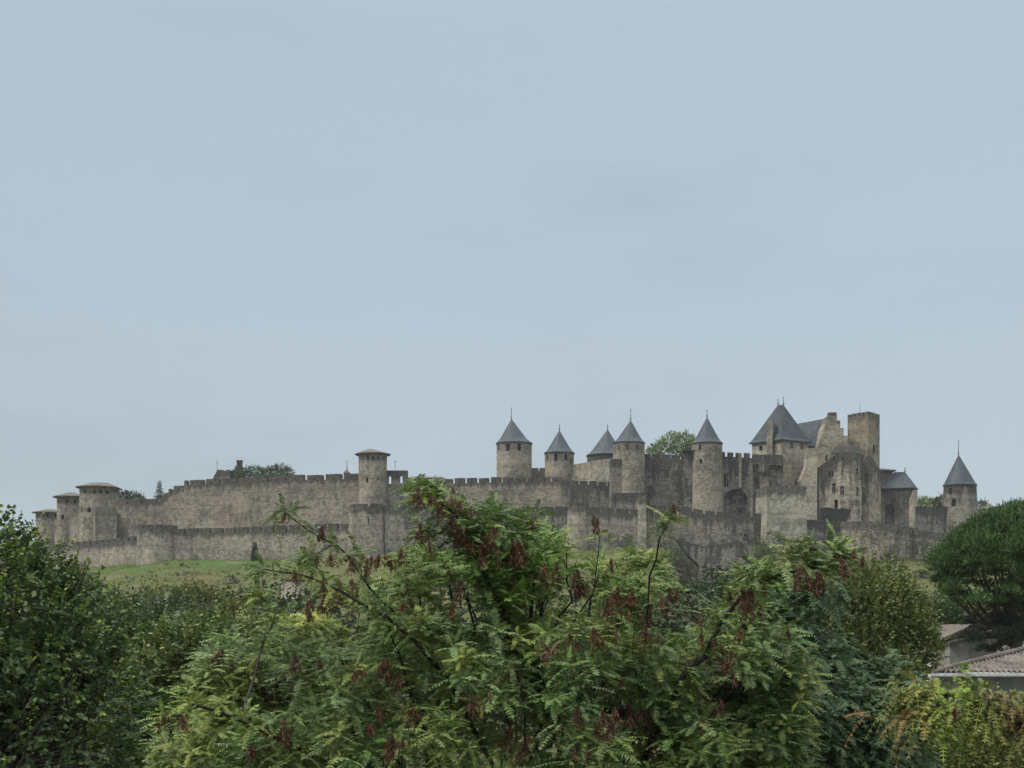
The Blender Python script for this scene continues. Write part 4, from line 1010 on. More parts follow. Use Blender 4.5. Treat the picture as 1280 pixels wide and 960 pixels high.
bush('scrub bush on the olive slope under the rubble wall',1125,0,Yo(1125)-30,2.0,.9,260,[((.07,.085,.035),3),((.045,.06,.03),2)],74)
bush('scrub bush low on the olive slope near the pine',1150,0,Yo(1150)-50,2.0,1.0,260,[((.065,.085,.035),3),((.045,.06,.03),2)],75)

# ---- rough grass and low scrub over the hillside
def scrub():
    rng=np.random.default_rng(900); P=[];C=[];Lh=[]
    pal=np.array([(.085,.105,.035),(.12,.12,.05),(.055,.08,.028),(.16,.14,.075)])
    while len(P)<8000:
        px=rng.uniform(40,1230); y=rng.uniform(225,408); d=Yo(px)-y
        if d<.8: continue
        if 400<px<820 and rng.random()<.6: continue
        x=X_(px,y); g=math.sin(x*.31+2*math.sin(y*.13))+math.sin(y*.27+1.7*math.sin(x*.17))
        if g<.1 and rng.random()<.8: continue
        big=rng.random()<.05 and d>14
        P.append((x,y,hill(x,y)-.05)); C.append(pal[rng.integers(4)]*rng.uniform(.7,1.25)*(.7 if big else 1)); Lh.append(rng.uniform(.7,1.3) if big else rng.uniform(.25,.55))
    P=np.array(P);C=np.array(C);Lh=np.array(Lh); parts=[]
    for k in range(5):
        D=np.column_stack([rng.normal(size=len(P))*.6,rng.normal(size=len(P))*.6,np.ones(len(P))]); parts.append(leaves(P+rng.normal(size=P.shape)*np.array([.25,.25,0]),D,rng.normal(size=P.shape),Lh*rng.uniform(.7,1.1,len(P)),Lh*.45,C*rng.uniform(.8,1.2,(len(P),1)),RHOMB,RHOMBF))
    V,Fc,Cc=join(parts); me=fastmesh('grass',V,Fc,M['leaf'],(0,0,0),Cc); o=bpy.data.objects.new('grass',me); COL.objects.link(o)
    o['kind']='stuff'; o['label']='rough grass tufts and low scrub over the hillside'; o['category']='grass'
scrub()
# ---- stone pine
def pine():
    rng=np.random.default_rng(77); Y0=72.5; s=Y0/F
    bx,by=X_(1285,Y0),Y0+1
    t=thing('stone_pine','large umbrella shaped stone pine entering from the right edge','tree',(bx,by,0))
    top=[(1163,714),(1170,690),(1190,664),(1215,645),(1240,631),(1270,622),(1310,615),(1360,622),(1400,650),(1430,700)]
    def ytop(px): return np.interp(px,[a for a,_ in top],[b for _,b in top])
    puffs=[]
    for i in range(540):
        px=rng.uniform(1172,1425); e=1-abs((px-1300)/132)**2.2; e=max(e,.05)
        yy=Y0+rng.uniform(-1,1)*4.6*math.sqrt(e)
        dd=(1-((yy-Y0)/5.2)**2)
        u=rng.random()
        pyt=ytop(px)+14+(1-max(dd,0))*70; pyb=768-38*(1-e)
        if u<.62: py=pyt+rng.random()**2*16
        else: py=pyt+rng.random()*(max(pyb-pyt,4))
        puffs.append((*at(px,py,yy),rng.uniform(.34,.90)))
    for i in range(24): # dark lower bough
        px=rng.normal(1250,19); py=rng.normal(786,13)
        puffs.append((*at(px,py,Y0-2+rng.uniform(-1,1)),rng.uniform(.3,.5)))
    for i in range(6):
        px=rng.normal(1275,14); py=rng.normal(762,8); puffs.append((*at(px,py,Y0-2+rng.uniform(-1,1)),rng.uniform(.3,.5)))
    puffs=np.array(puffs); parts=[]
    C0=np.array([(.052,.098,.030),(.082,.138,.038),(.034,.064,.025)])
    n=230; K=len(puffs)
    d=nz(rng.normal(size=(K,n,3))); d[...,2]=np.abs(d[...,2])*.9-.25; 
    P=puffs[:,None,:3]+d*puffs[:,None,3:4]*rng.uniform(.35,1.12,(K,n,1)); D=nz(d+np.array([0,0,.7])+rng.normal(size=d.shape)*.3)
    P=P.reshape(-1,3);D=D.reshape(-1,3); pv=np.repeat(rng.uniform(.6,1.45,K),n)[:,None]; low=np.repeat(np.arange(K)>=540,n)
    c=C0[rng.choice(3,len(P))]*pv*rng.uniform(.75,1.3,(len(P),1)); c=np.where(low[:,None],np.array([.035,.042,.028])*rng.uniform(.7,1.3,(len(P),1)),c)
    l=rng.uniform(.15,.30,len(P)); nn=rng.normal(size=P.shape)
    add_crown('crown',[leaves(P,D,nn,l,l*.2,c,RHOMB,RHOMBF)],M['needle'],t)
    tb=Tubes(); fork=np.array([bx-.2,by,Z_(800,Y0)]); tb.add(crooked((bx,by,-.3),fork,rng,6,.02),.42,.30,9)
    for i in range(26):
        q=puffs[rng.integers(0,540),:3]; m=(fork+q)/2+np.array([0,0,-.6]); tb.add([fork,fork*.6+m*.4,m,q*.5+m*.5+np.array([0,0,-.1]),q],.14,.02,6)
    for i in (541,545,550,555,560,566): tb.add(crooked(fork+np.array([0,0,.4]),puffs[i,:3],rng,4,.05),.07,.012,5)
    tb.build('trunk',M['barklight'],t)
pine()
# ================================================================ TREE OF HEAVEN
def compound(P0,Dir,Ln,rng,colour,pairs=10,leaflet=.098,droop=.45,nseg=4):
    """pinnate leaves. P0,Dir (M,3), Ln (M,)"""
    Mn=len(P0); side0=nz(np.cross(Dir,np.array([0,0,1.0])+rng.normal(size=Dir.shape)*.25)); parts=[]
    dr=(droop*rng.uniform(.5,1.6,Mn))[:,None]
    def pos(s): return P0+Dir*(Ln*s)[:,None]-np.array([0,0,1.0])*(Ln[:,None]*dr*s*s)
    def tan(s): return nz(Dir-np.array([0,0,2.0])*dr*s)
    for j in range(pairs):
        s=.16+.84*j/(pairs-1)
        t=tan(s); sd=nz(np.cross(t,np.cross(side0,t))); sd=side0-t*(side0*t).sum(1,keepdims=True); sd=nz(sd); nn=np.cross(sd,t); nn=np.where(nn[:,2:3]<0,-nn,nn)
        sz=leaflet*(.72+.5*math.sin(math.pi*(.15+.75*s)))*rng.uniform(.85,1.15,Mn)*(Ln/.45)
        for sg in (-1,1):
            d=sd*sg+t*.38-nn*.28+rng.normal(size=t.shape)*.12
            c=colour*rng.uniform(.85,1.15,(Mn,1))
            parts.append(leaves(pos(s),d,nn+rng.normal(size=t.shape)*.22,sz,sz*.42,c,RHOMB,RHOMBF))
    s=1.0; parts.append(leaves(pos(s),tan(s),np.cross(side0,tan(s)),leaflet*Ln/.45,leaflet*.33*Ln/.45,colour,RHOMB,RHOMBF))
    # rachis
    w=.0045
    for k in range(nseg):
        a,b=k/nseg,(k+1)/nseg; A,B=pos(a),pos(b); sd=side0*w; V=np.stack([A-sd,A+sd,B+sd*.7,B-sd*.7],1).reshape(-1,3)
        parts.append((V,(np.arange(Mn)*4)[:,None]+np.arange(4)[None],np.repeat(colour*np.array([1.3,1.0,.7]),4,axis=0)))
    return parts
def rosettes(R,O,rng,colour_fn,nleaf=(8,12),length=.44,spread=(.45,1.25),flat=1.0,**kw):
    """R positions, O outward axis"""
    P=[];D=[];Ln=[];Ci=[]
    for i in range(len(R)):
        k=rng.integers(*nleaf); ax=O[i]; a=np.cross(ax,[0.3,0.2,1.0]); a/=np.linalg.norm(a); b=np.cross(ax,a); ph=rng.random()*6.28
        for j in range(k):
            th=ph+j*2.399; el=spread[0]+(spread[1]-spread[0])*(1-j/k)+rng.normal()*.12
            d=ax*math.cos(el)+(a*math.cos(th)+b*math.sin(th))*math.sin(el)
            P.append(R[i]-ax*.10*(1-j/k)); D.append(d); Ln.append(length*rng.uniform(.6,1.25)*(.62 if j>k-3 else 1)); Ci.append(i)
    P=np.array(P);D=np.array(D);D[:,2]=D[:,2]*flat+(1-flat)*.35;D=nz(D);Ln=np.array(Ln);Ci=np.array(Ci); base=colour_fn(R)[Ci]
    c=base*rng.uniform(.85,1.18,(len(P),1))
    return compound(P,D,Ln,rng,c,**kw)
M['samara']=leafmat('dry_seed_wings',.6,.12,.3)
def cluster_mesh(seed,n=170):
    rng=np.random.default_rng(seed)
    # drooping panicle: wings hang from short branching stalks
    ends=np.column_stack([rng.normal(size=7)*.05,rng.normal(size=7)*.05,-rng.uniform(.08,.20,7)]); top=np.array([0,0,.05])
    q=rng.integers(0,7,n); f=rng.random((n,1))**.7; st=top*(1-f)+ends[q]*f+rng.normal(size=(n,3))*.012
    D=np.column_stack([rng.normal(size=n)*.45,rng.normal(size=n)*.45,-np.ones(n)]); l=rng.uniform(.028,.052,n)
    c=np.array([(.105,.036,.020),(.070,.026,.017),(.140,.058,.028),(.052,.025,.017)])[rng.choice(4,n)]*rng.uniform(.7,1.3,(n,1))
    V,Fc,C=leaves(st,D,rng.normal(size=(n,3)),l,l*.36,c,RHOMB,RHOMBF)
    sv=[];sf=[]
    for e in ends:
        w=np.array([.0025,.0015,0]); sf.append([len(sv)+k_ for k_ in range(4)]); sv+=[top-w,top+w,e+w,e-w]
    V,Fc,C=join([(V,Fc,C),(np.array(sv),np.array(sf),np.tile([.06,.035,.025],(len(sv),1)))])
    return V,Fc,C
SEEDV=[cluster_mesh(i) for i in range(6)]
SEEDM=[fastmesh('seed_cluster',v[0],v[1],M['samara'],(0,0,0),v[2]) for v in SEEDV]
SEEDR=[fastmesh('seed_cluster',v[0],v[1],M['samara'],(0,0,0),v[2]*np.array([2.0,1.4,1.1])) for v in SEEDV]
def interp_poly(pts,step):
    out=[];tg=[]
    pts=[np.array(p,float) for p in pts]
    for a,b in zip(pts[:-1],pts[1:]):
        L=np.linalg.norm(b-a); k=max(1,int(L/step))
        for i in range(k): out.append(a+(b-a)*i/k); tg.append((b-a)/L)
    out.append(pts[-1]); tg.append((pts[-1]-pts[-2])/np.linalg.norm(pts[-1]-pts[-2]))
    return np.array(out),np.array(tg)

# silhouette of the crown (photo pixels) and its depth
SIL=[(195,925),(215,890),(245,855),(268,812),(290,782),(330,775),(368,772),(395,768),(425,752),(448,730),(480,702),(515,690),(540,682),(575,690),(610,668),(650,662),(690,668),(715,676),(755,690),(800,695),(830,710),(860,740),(890,757),(915,742),(945,722),(975,712)]
def ysil(px): return np.interp(px,[a for a,_ in SIL],[b for _,b in SIL])
def heaven_tree():
    rng=np.random.default_rng(101)
    t=thing('tree_of_heaven','large tree of heaven with feathery leaves and dark red seed bunches across the foreground','tree',(X_(600,21),21.0,0))
    R=[];O=[]
    n=3300
    clump=rng.uniform(-1,1,(3,14))
    while len(R)<n:
        px=rng.uniform(200,985); th=rng.uniform(-.55,3.3)   # 0 = front horizontal, pi/2 = top
        e=1-abs((px-590)/430)**2.4; e=max(e,.08)
        rad=1-.42*rng.random()**1.6
        Yc=20.4; ry=3.1*math.sqrt(e)+.3; rz=3.0
        lump=1+.07*math.sin(px*.045+th*2)+.05*math.sin(px*.11+1.3)+rng.normal()*.03
        # top of the section sits on the silhouette
        zt=Z_(ysil(px),Yc)-.08; zc=zt-rz
        y=Yc-math.cos(th)*ry*rad*lump; z=zc+math.sin(th)*rz*min(rad*lump,1.03)
        if th<0: z=zc+math.sin(th)*rz*1.1
        if z<4.6: continue
        if math.cos(th)<-.2 and rng.random()<.45: continue
        x=X_(px,Yc)
        g=math.sin(x*4.1+1.3*math.sin(z*2.3))+math.sin(z*4.7+1.1*math.sin(x*2.9+2))+.6*math.sin(y*3.7)
        if g<-.55 and rad>.66: continue
        o=np.array([0.25*(px-590)/400,-math.cos(th)*.9,max(math.sin(th),-.1)*.8+.35])+rng.normal(size=3)*.28
        R.append((x,y,z));O.append(o/np.linalg.norm(o))
    # explicit branches
    B=[ # (points px,py,Y), start radius, rosette step, leaf start fraction
     ([(760,1100,20,),(790,985,19),(833,892,18.2),(848,857,18),(863,832,17.9),(882,820,17.8),(902,776,17.7),(926,747,17.6),(944,730,17.6),(972,720,17.6),(1005,712,17.6),(1038,703,17.6),(1052,704,17.5)],.050,.13,.42),
     ([(972,720,17.6),(985,705,17.7),(996,693,17.8),(1000,684,17.8)],.012,.13,.3),
     ([(1005,712,17.6),(1030,698,17.7),(1046,690,17.8)],.010,.15,.4),
     ([(926,747,17.6),(930,728,17.8),(938,716,17.9)],.010,.16,.4),
     ([(444,750,17.5),(452,715,17.6),(448,690,17.7)],.010,.12,.4,1),
     ([(410,731,17.5),(400,712,17.6),(372,695,17.7)],.009,.10,.3,1),
     ([(418,680,17.8),(400,690,17.8),(385,700,17.8)],.008,.10,.3,1),
     ([(790,985,19),(824,900,18.3),(808,880,18.2),(799,861,18.2),(790,820,18.1)],.035,.3,.5),
     ([(640,1000,20),(560,850,18.5),(519,802,17.8),(485,772,17.6),(444,750,17.5),(410,731,17.5),(376,718,17.5),(324,710,17.5)],.034,.095,.22,1),
     ([(519,802,17.8),(488,760,17.9),(462,735,17.9),(440,701,17.8),(418,680,17.8),(387,664,17.8),(365,648,17.8),(350,637,17.8)],.020,.085,.28,1),
     ([(560,1050,19),(500,820,18.2),(480,771,18)],.03,.3,.6),
     ([(640,1000,20),(690,900,18.4),(720,874,17.9),(750,857,17.8),(780,844,17.8)],.045,.35,.6),
     ([(720,1000,20),(650,800,18.5),(607,722,18.2),(590,684,18.1),(576,656,18.1),(562,636,18.1),(541,622,18.1),(524,617,18.1)],.032,.05,.30),
     ([(607,722,18.2),(640,690,18.5),(655,665,18.7),(668,652,18.8)],.014,.09,.2),
     ([(590,684,18.1),(575,690,18.0),(550,672,17.9),(532,664,17.9)],.010,.09,.2),
     ([(590,684,18.1),(612,662,18.3),(618,646,18.4)],.010,.08,.2),
     ([(800,860,19),(812,720,18.2),(824,674,17.6),(834,655,17.6),(841,643,17.6)],.016,.22,.6,2),
     ([(660,800,19),(668,720,18.8),(640,668,18.8),(622,642,18.9)],.03,.10,.4),
     ([(700,800,19),(742,740,18.6),(748,690,18.4),(749,666,18.4)],.014,.3,.75,2),
     ([(640,1100,20),(420,960,18),(300,900,17.2),(240,880,17),(215,905,16.9)],.04,.22,.4),
     ([(300,900,17.2),(330,800,18.3),(345,765,18.6),(322,745,18.6)],.02,.25,.5),
     ([(882,820,17.8),(920,850,17.3),(928,835,17.2),(945,815,17.1)],.016,.3,.5),
    ]
    tb=Tubes(); base=np.array([X_(600,21),21.0,-.3]); fork=np.array([X_(640,20.6),20.6,5.2])
    tb.add(crooked(base,fork,rng,7,.015),.24,.17,10)
    R2=[];O2=[];keep=[]
    for pts,r,st,f0,*sp in B:
        sp=sp[0] if sp else 0
        keep+=[(q[0],q[1],q[2]) for q in interp_poly([q for q in pts],9)[0]] if (f0 not in (.30,) and r>.015) else []
        p3=[np.array(at(*q)) for q in pts]
        sm=[p3[0]]
        for a,b in zip(p3[:-1],p3[1:]): sm+= [(a+b)/2+rng.normal(size=3)*.012, b]
        tb.add(sm,r,r*.22,7)
        if pts[0][1]>940: tb.add(crooked(fork,p3[0],rng,4,.04),.11,r,8)
        q,tg=interp_poly(sm,st); k0=int(len(q)*f0)
        for a,b in zip(q[k0:],tg[k0:]):
            for _ in range(1 if sp or rng.random()<.35 else 2):
                o=b*.55+np.array([0,.0,.6])+rng.normal(size=3)*.45; o/=np.linalg.norm(o); (R2 if sp else R).append(a+o*(.05 if sp else .10)+rng.normal(size=3)*(.03 if sp else .07)); (O2 if sp else O).append(o)
        R.append(p3[-1]);O.append((p3[-1]-p3[-2])/np.linalg.norm(p3[-1]-p3[-2]))
    keep=np.array(keep); R=np.array(R);O=np.array(O); R2=np.array(R2);O2=np.array(O2)
    a2=640+R2[:,0]*F/R2[:,1]; b2=H0-(R2[:,2]-ZC)*F/R2[:,1]; k2=~((abs(a2-366)<20)&(b2>716)&(b2<762)); R2=R2[k2]; O2=O2[k2]
    a_=640+R[:,0]*F/R[:,1]; b_=H0-(R[:,2]-ZC)*F/R[:,1]
    hutc=(abs(a_-365)<27)&(abs(b_-735)<34)
    dd=np.sqrt((a_[:,None]-keep[None,:,0])**2+(b_[:,None]-keep[None,:,1]+4)**2); j=dd.argmin(1)
    ok=~((dd.min(1)<11)&(rng.random(len(R))<.8)&(R[:,1]<keep[j,2]+.15)&(np.arange(len(R))<n)); ok&=~hutc; tw=[i for i in rng.choice(n,230,replace=False) if ok[i]]
    for i in tw:
        p=R[i]; q=np.array([p[0]*.75+fork[0]*.25,20.4+(p[1]-20.4)*.35,p[2]-1.3]); tb.add(crooked(q,p,rng,4,.06),.022,.007,5)
    R=R[ok];O=O[ok]
    tb.build('trunk',M['bark'],t)
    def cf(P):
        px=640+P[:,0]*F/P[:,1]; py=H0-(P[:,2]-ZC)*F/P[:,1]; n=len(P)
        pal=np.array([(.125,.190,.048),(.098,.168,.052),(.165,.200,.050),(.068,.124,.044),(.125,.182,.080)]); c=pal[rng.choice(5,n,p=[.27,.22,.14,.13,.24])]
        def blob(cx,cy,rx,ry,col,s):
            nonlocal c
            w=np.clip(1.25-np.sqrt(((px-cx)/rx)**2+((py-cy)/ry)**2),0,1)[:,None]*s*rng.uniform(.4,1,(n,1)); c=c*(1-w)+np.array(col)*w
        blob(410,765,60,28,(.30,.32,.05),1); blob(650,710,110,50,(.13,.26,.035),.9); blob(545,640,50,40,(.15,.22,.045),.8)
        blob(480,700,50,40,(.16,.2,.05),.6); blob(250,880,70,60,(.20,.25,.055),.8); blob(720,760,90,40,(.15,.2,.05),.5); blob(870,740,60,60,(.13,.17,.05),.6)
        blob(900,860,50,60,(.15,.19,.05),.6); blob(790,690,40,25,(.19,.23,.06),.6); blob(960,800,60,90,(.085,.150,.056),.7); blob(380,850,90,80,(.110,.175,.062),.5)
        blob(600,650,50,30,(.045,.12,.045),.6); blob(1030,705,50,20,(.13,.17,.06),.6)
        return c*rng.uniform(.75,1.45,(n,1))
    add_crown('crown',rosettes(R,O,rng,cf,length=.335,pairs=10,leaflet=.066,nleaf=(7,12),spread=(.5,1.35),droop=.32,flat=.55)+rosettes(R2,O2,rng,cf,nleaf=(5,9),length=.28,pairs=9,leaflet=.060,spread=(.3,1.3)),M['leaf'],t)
    S=[(356,652,.6),(402,671,.9),(416,705,1),(369,724,.7),(404,735,.7),(440,737,.9),(391,762,1.2),(415,758,1.2),(440,709,.9),(459,712,.9),(492,706,1.1),(281,825,1.1),(378,831,1),(335,872,1.2),(352,868,1),(489,842,1.1),(219,903,1.1),(256,915,1),(361,915,1.3),(320,945,1),(470,915,1),(472,899,.9),(496,930,1.1),(515,896,1.1),
     (530,624,1),(541,630,1),(553,639,1),(568,655,1),(577,668,1),(585,682,.9),(525,669,1),(491,706,1),(506,699,1),(536,688,.8),(610,682,1.2),(620,688,1),(646,692,1.2),(660,697,1.2),(748,660,1.1),(684,717,1.1),(703,722,1),(724,727,1.2),(731,738,1),(769,761,1.2),(784,748,1),(763,710,.8),(587,739,1),(508,742,.9),(564,769,.9),(611,747,.9),(641,736,.9),(630,807,.8),(692,811,1.1),(720,803,1),(750,799,1.2),(485,837,1),(649,846,1.3),(596,882,1),(645,930,1.2),(727,896,1.1),(762,903,1.2),(774,898,1),(792,892,1),(495,934,1),(656,946,1),(727,946,1),
     (845,747,1.2),(836,764,1.2),(822,778,1.1),(813,797,1.1),(884,780,1),(930,748,1.3),(944,756,1.2),(904,820,1.2),(913,836,1.1),(900,800,.9),(1006,722,1.2),(1012,728,1),(1031,727,1.2),(1055,710,1),(781,896,1),(806,896,1),(771,910,1),(817,920,1),(887,913,1.1),(891,882,1),(778,861,.9),(842,642,.6),(560,720,.9),(540,705,.9)]
    RED=[(447,842,.9),(504,763,.8),(931,797,1.0),(924,801,.8)]
    # find how near the crown surface is at each pixel: hang the bunches just in front of it
    pxR=640+R[:,0]*F/R[:,1]; pyR=H0-(R[:,2]-ZC)*F/R[:,1]
    extra=[]
    for k,(px,py,sc) in enumerate(S+RED):
        d=(pxR-px)**2+(pyR-py)**2; near=np.argsort(d)[:6]; Y=min(R[near,1].min()-.30, R[near[0],1]-.2)
        red=k>=len(S)
        for e in range(3 if sc>=1.2 else 2 if sc>=1.0 else 1):
            if e>0 or k%5==4 and not red:   # the smaller bunches beyond the hundred largest
                p=at(px+rng.normal()*14,py-6+rng.normal()*10,Y+.02); an=rng.random()*6.28; v=SEEDV[(k+e)%6]; ro=np.array([[math.cos(an),-math.sin(an),0],[math.sin(an),math.cos(an),0],[0,0,1]])
                extra.append((v[0]@ro.T*sc*rng.uniform(.45,.85)+np.array(p),v[1],v[2]*rng.uniform(.8,1.5))); 
                if e>0: continue
            o=bpy.data.objects.new('seed_cluster',(SEEDR if red else SEEDM)[(k+e*3)%6]); COL.objects.link(o); o.parent=t
            p=at(px+(e*11-6+rng.normal()*3 if sc>=1.0 else 0),py-9+rng.uniform(-4,7)*e,Y+e*.06); o.location=p-Vector(t.location); o.rotation_euler=(rng.normal()*.18,rng.normal()*.18,rng.random()*6.28); q=sc*rng.uniform(.65,1.15); o.scale=(q*1.05,q*1.05,q*1.15)
            if red: o['label']='brighter rust red seed bunch'
    # small far bunches scattered through the rest of the crown
    for i in rng.choice(len(R),150,replace=False):
        v=SEEDV[i%6]; extra.append((v[0]*rng.uniform(.4,.8)+R[i]+np.array([0,-.1,-.08]),v[1],v[2]*rng.uniform(.8,1.4)))
    o=add_crown('seed_clusters',extra,M['samara'],t); o['kind']='stuff'
heaven_tree()
def second_heaven():
    rng=np.random.default_rng(202)
    t=thing('tree_of_heaven','grey green tree of heaven without seed bunches at lower right of the big one','tree',(X_(1020,24),24.0,0))
    lobes=[(945,850,22.5,1.1,1.2,1.0),(1000,835,23,1.0,1.2,.75),(1060,860,23,1.0,1.2,.75),(1110,850,23.5,.65,1.0,.45),(1040,930,22,1.6,1.4,1.1),(940,930,21.5,1.2,1.2,.9),(985,770,23,.75,.8,.55),(1020,740,23,.5,.7,.35),(960,900,21.5,1.3,1.3,1.2),(1100,940,22.5,.8,1.1,.9)]
    R=[];O=[]; w=np.array([l[3]*l[5] for l in lobes]); w/=w.sum()
    for i in range(1000):
        l=lobes[rng.choice(len(lobes),p=w)]; c=np.array(at(*l[:3])); d=rng.normal(size=3); d/=np.linalg.norm(d)
        if d[1]>.3 and rng.random()<.5: d[1]*=-1
        R.append(c+d*np.array(l[3:6])*(1-.45*rng.random()**1.4)); o=d*.6+np.array([0,-.1,.7])+rng.normal(size=3)*.2; O.append(o/np.linalg.norm(o))
    R=np.array(R);O=np.array(O)
    def cf(P):
        n=len(P); pal=np.array([(.048,.092,.040),(.070,.122,.052),(.032,.064,.032)]); c=pal[rng.choice(3,n)]
        py=H0-(P[:,2]-ZC)*F/P[:,1]; w=np.clip((py-905)/60,0,1)[:,None]*.5; return (c*(1-w)+np.array([.09,.12,.05])*w)*rng.uniform(.85,1.2,(n,1))
    add_crown('crown',rosettes(R,O,rng,cf,length=.36,pairs=9,leaflet=.085,nleaf=(7,11),spread=(.6,1.4)),M['leaf'],t)
    tb=Tubes(); fork=np.array([X_(1010,24),23.8,7.5]); tb.add(crooked((X_(1020,24),24,-.3),fork,rng,6,.02),.18,.13,9)
    for l in lobes:
        c=np.array(at(*l[:3])); tb.add(crooked(fork,c,rng,5,.05),.07,.02,7)
    for i in rng.choice(len(R),200,replace=False):
        l=min(lobes,key=lambda q:np.linalg.norm(np.array(at(*q[:3]))-R[i])); tb.add(crooked(np.array(at(*l[:3])),R[i],rng,3,.05),.016,.006,5)
    tb.build('trunk',M['bark'],t)
second_heaven()
def third_heaven():
    rng=np.random.default_rng(303); Y=14.5
    t=thing('tree_of_heaven','bare brownish and lime green spray of a tree of heaven below the white gutter','tree',(X_(1420,Y+1),Y+1,0))
    tb=Tubes(); base=np.array([X_(1420,Y+1),Y+1,-.3]); fork=np.array([X_(1400,Y+1),Y+1,9.5]); tb.add(crooked(base,fork,rng,6,.02),.13,.1,9)
    m=[at(1400,1010,Y+.9),at(1330,935,Y+.3),at(1274,904,Y),at(1242,889,Y),at(1217,879,Y),at(1185,868,Y),at(1150,872,Y),at(1120,890,Y)]
    tb.add([fork]+[np.array(q) for q in m],.045,.008,8)
    R=[];O=[];br=[((1242,889),(1235,862)),((1217,879),(1205,858)),((1185,868),(1180,885)),((1150,872),(1140,862)),((1274,904),(1262,870)),((1274,904),(1255,925)),((1330,935),(1290,880)),((1217,879),(1180,915)),((1185,868),(1160,895))]
    for a,b in br:
        p,q=np.array(at(*a,Y)),np.array(at(*b,Y-.15+rng.uniform(-.2,.2))); tb.add(crooked(p,q,rng,3,.06),.012,.006,5)
        for f in (.5,.8,1.0):
            o=np.array([-.5,-.2,.45])+rng.normal(size=3)*.45; R.append(p+(q-p)*f); O.append(o/np.linalg.norm(o))
    for q in m[2:]:
        for _ in range(9):
            o=np.array([-.5,-.2,.5])+rng.normal(size=3)*.4; R.append(np.array(q)+rng.normal(size=3)*np.array([.2,.12,.17])); O.append(o/np.linalg.norm(o))
    R=np.array(R);O=np.array(O)
    def cf(P):
        n=len(P); px=640+P[:,0]*F/P[:,1]; w=np.clip(1.3-abs(px-1185)/50,0,1)[:,None]*rng.uniform(.3,1,(n,1)); pal=np.array([(.20,.105,.055),(.15,.15,.05),(.12,.15,.045)])[rng.choice(3,n)]
        return pal*(1-w)+np.array([.19,.32,.04])*w
    add_crown('crown',rosettes(R,O,rng,cf,nleaf=(6,10),length=.27,leaflet=.072,pairs=8,droop=.6),M['leaf'],t)
    for px,py in ((1186,890),(1192,894)):
        o=bpy.data.objects.new('seed_cluster',SEEDR[1]); COL.objects.link(o); o.parent=t; o.location=at(px,py-6,Y-.2)-Vector(t.location); o.scale=(.75,.75,.75); o.rotation_euler=(0,0,px)
    tb.build('trunk',M['bark'],t)
third_heaven()

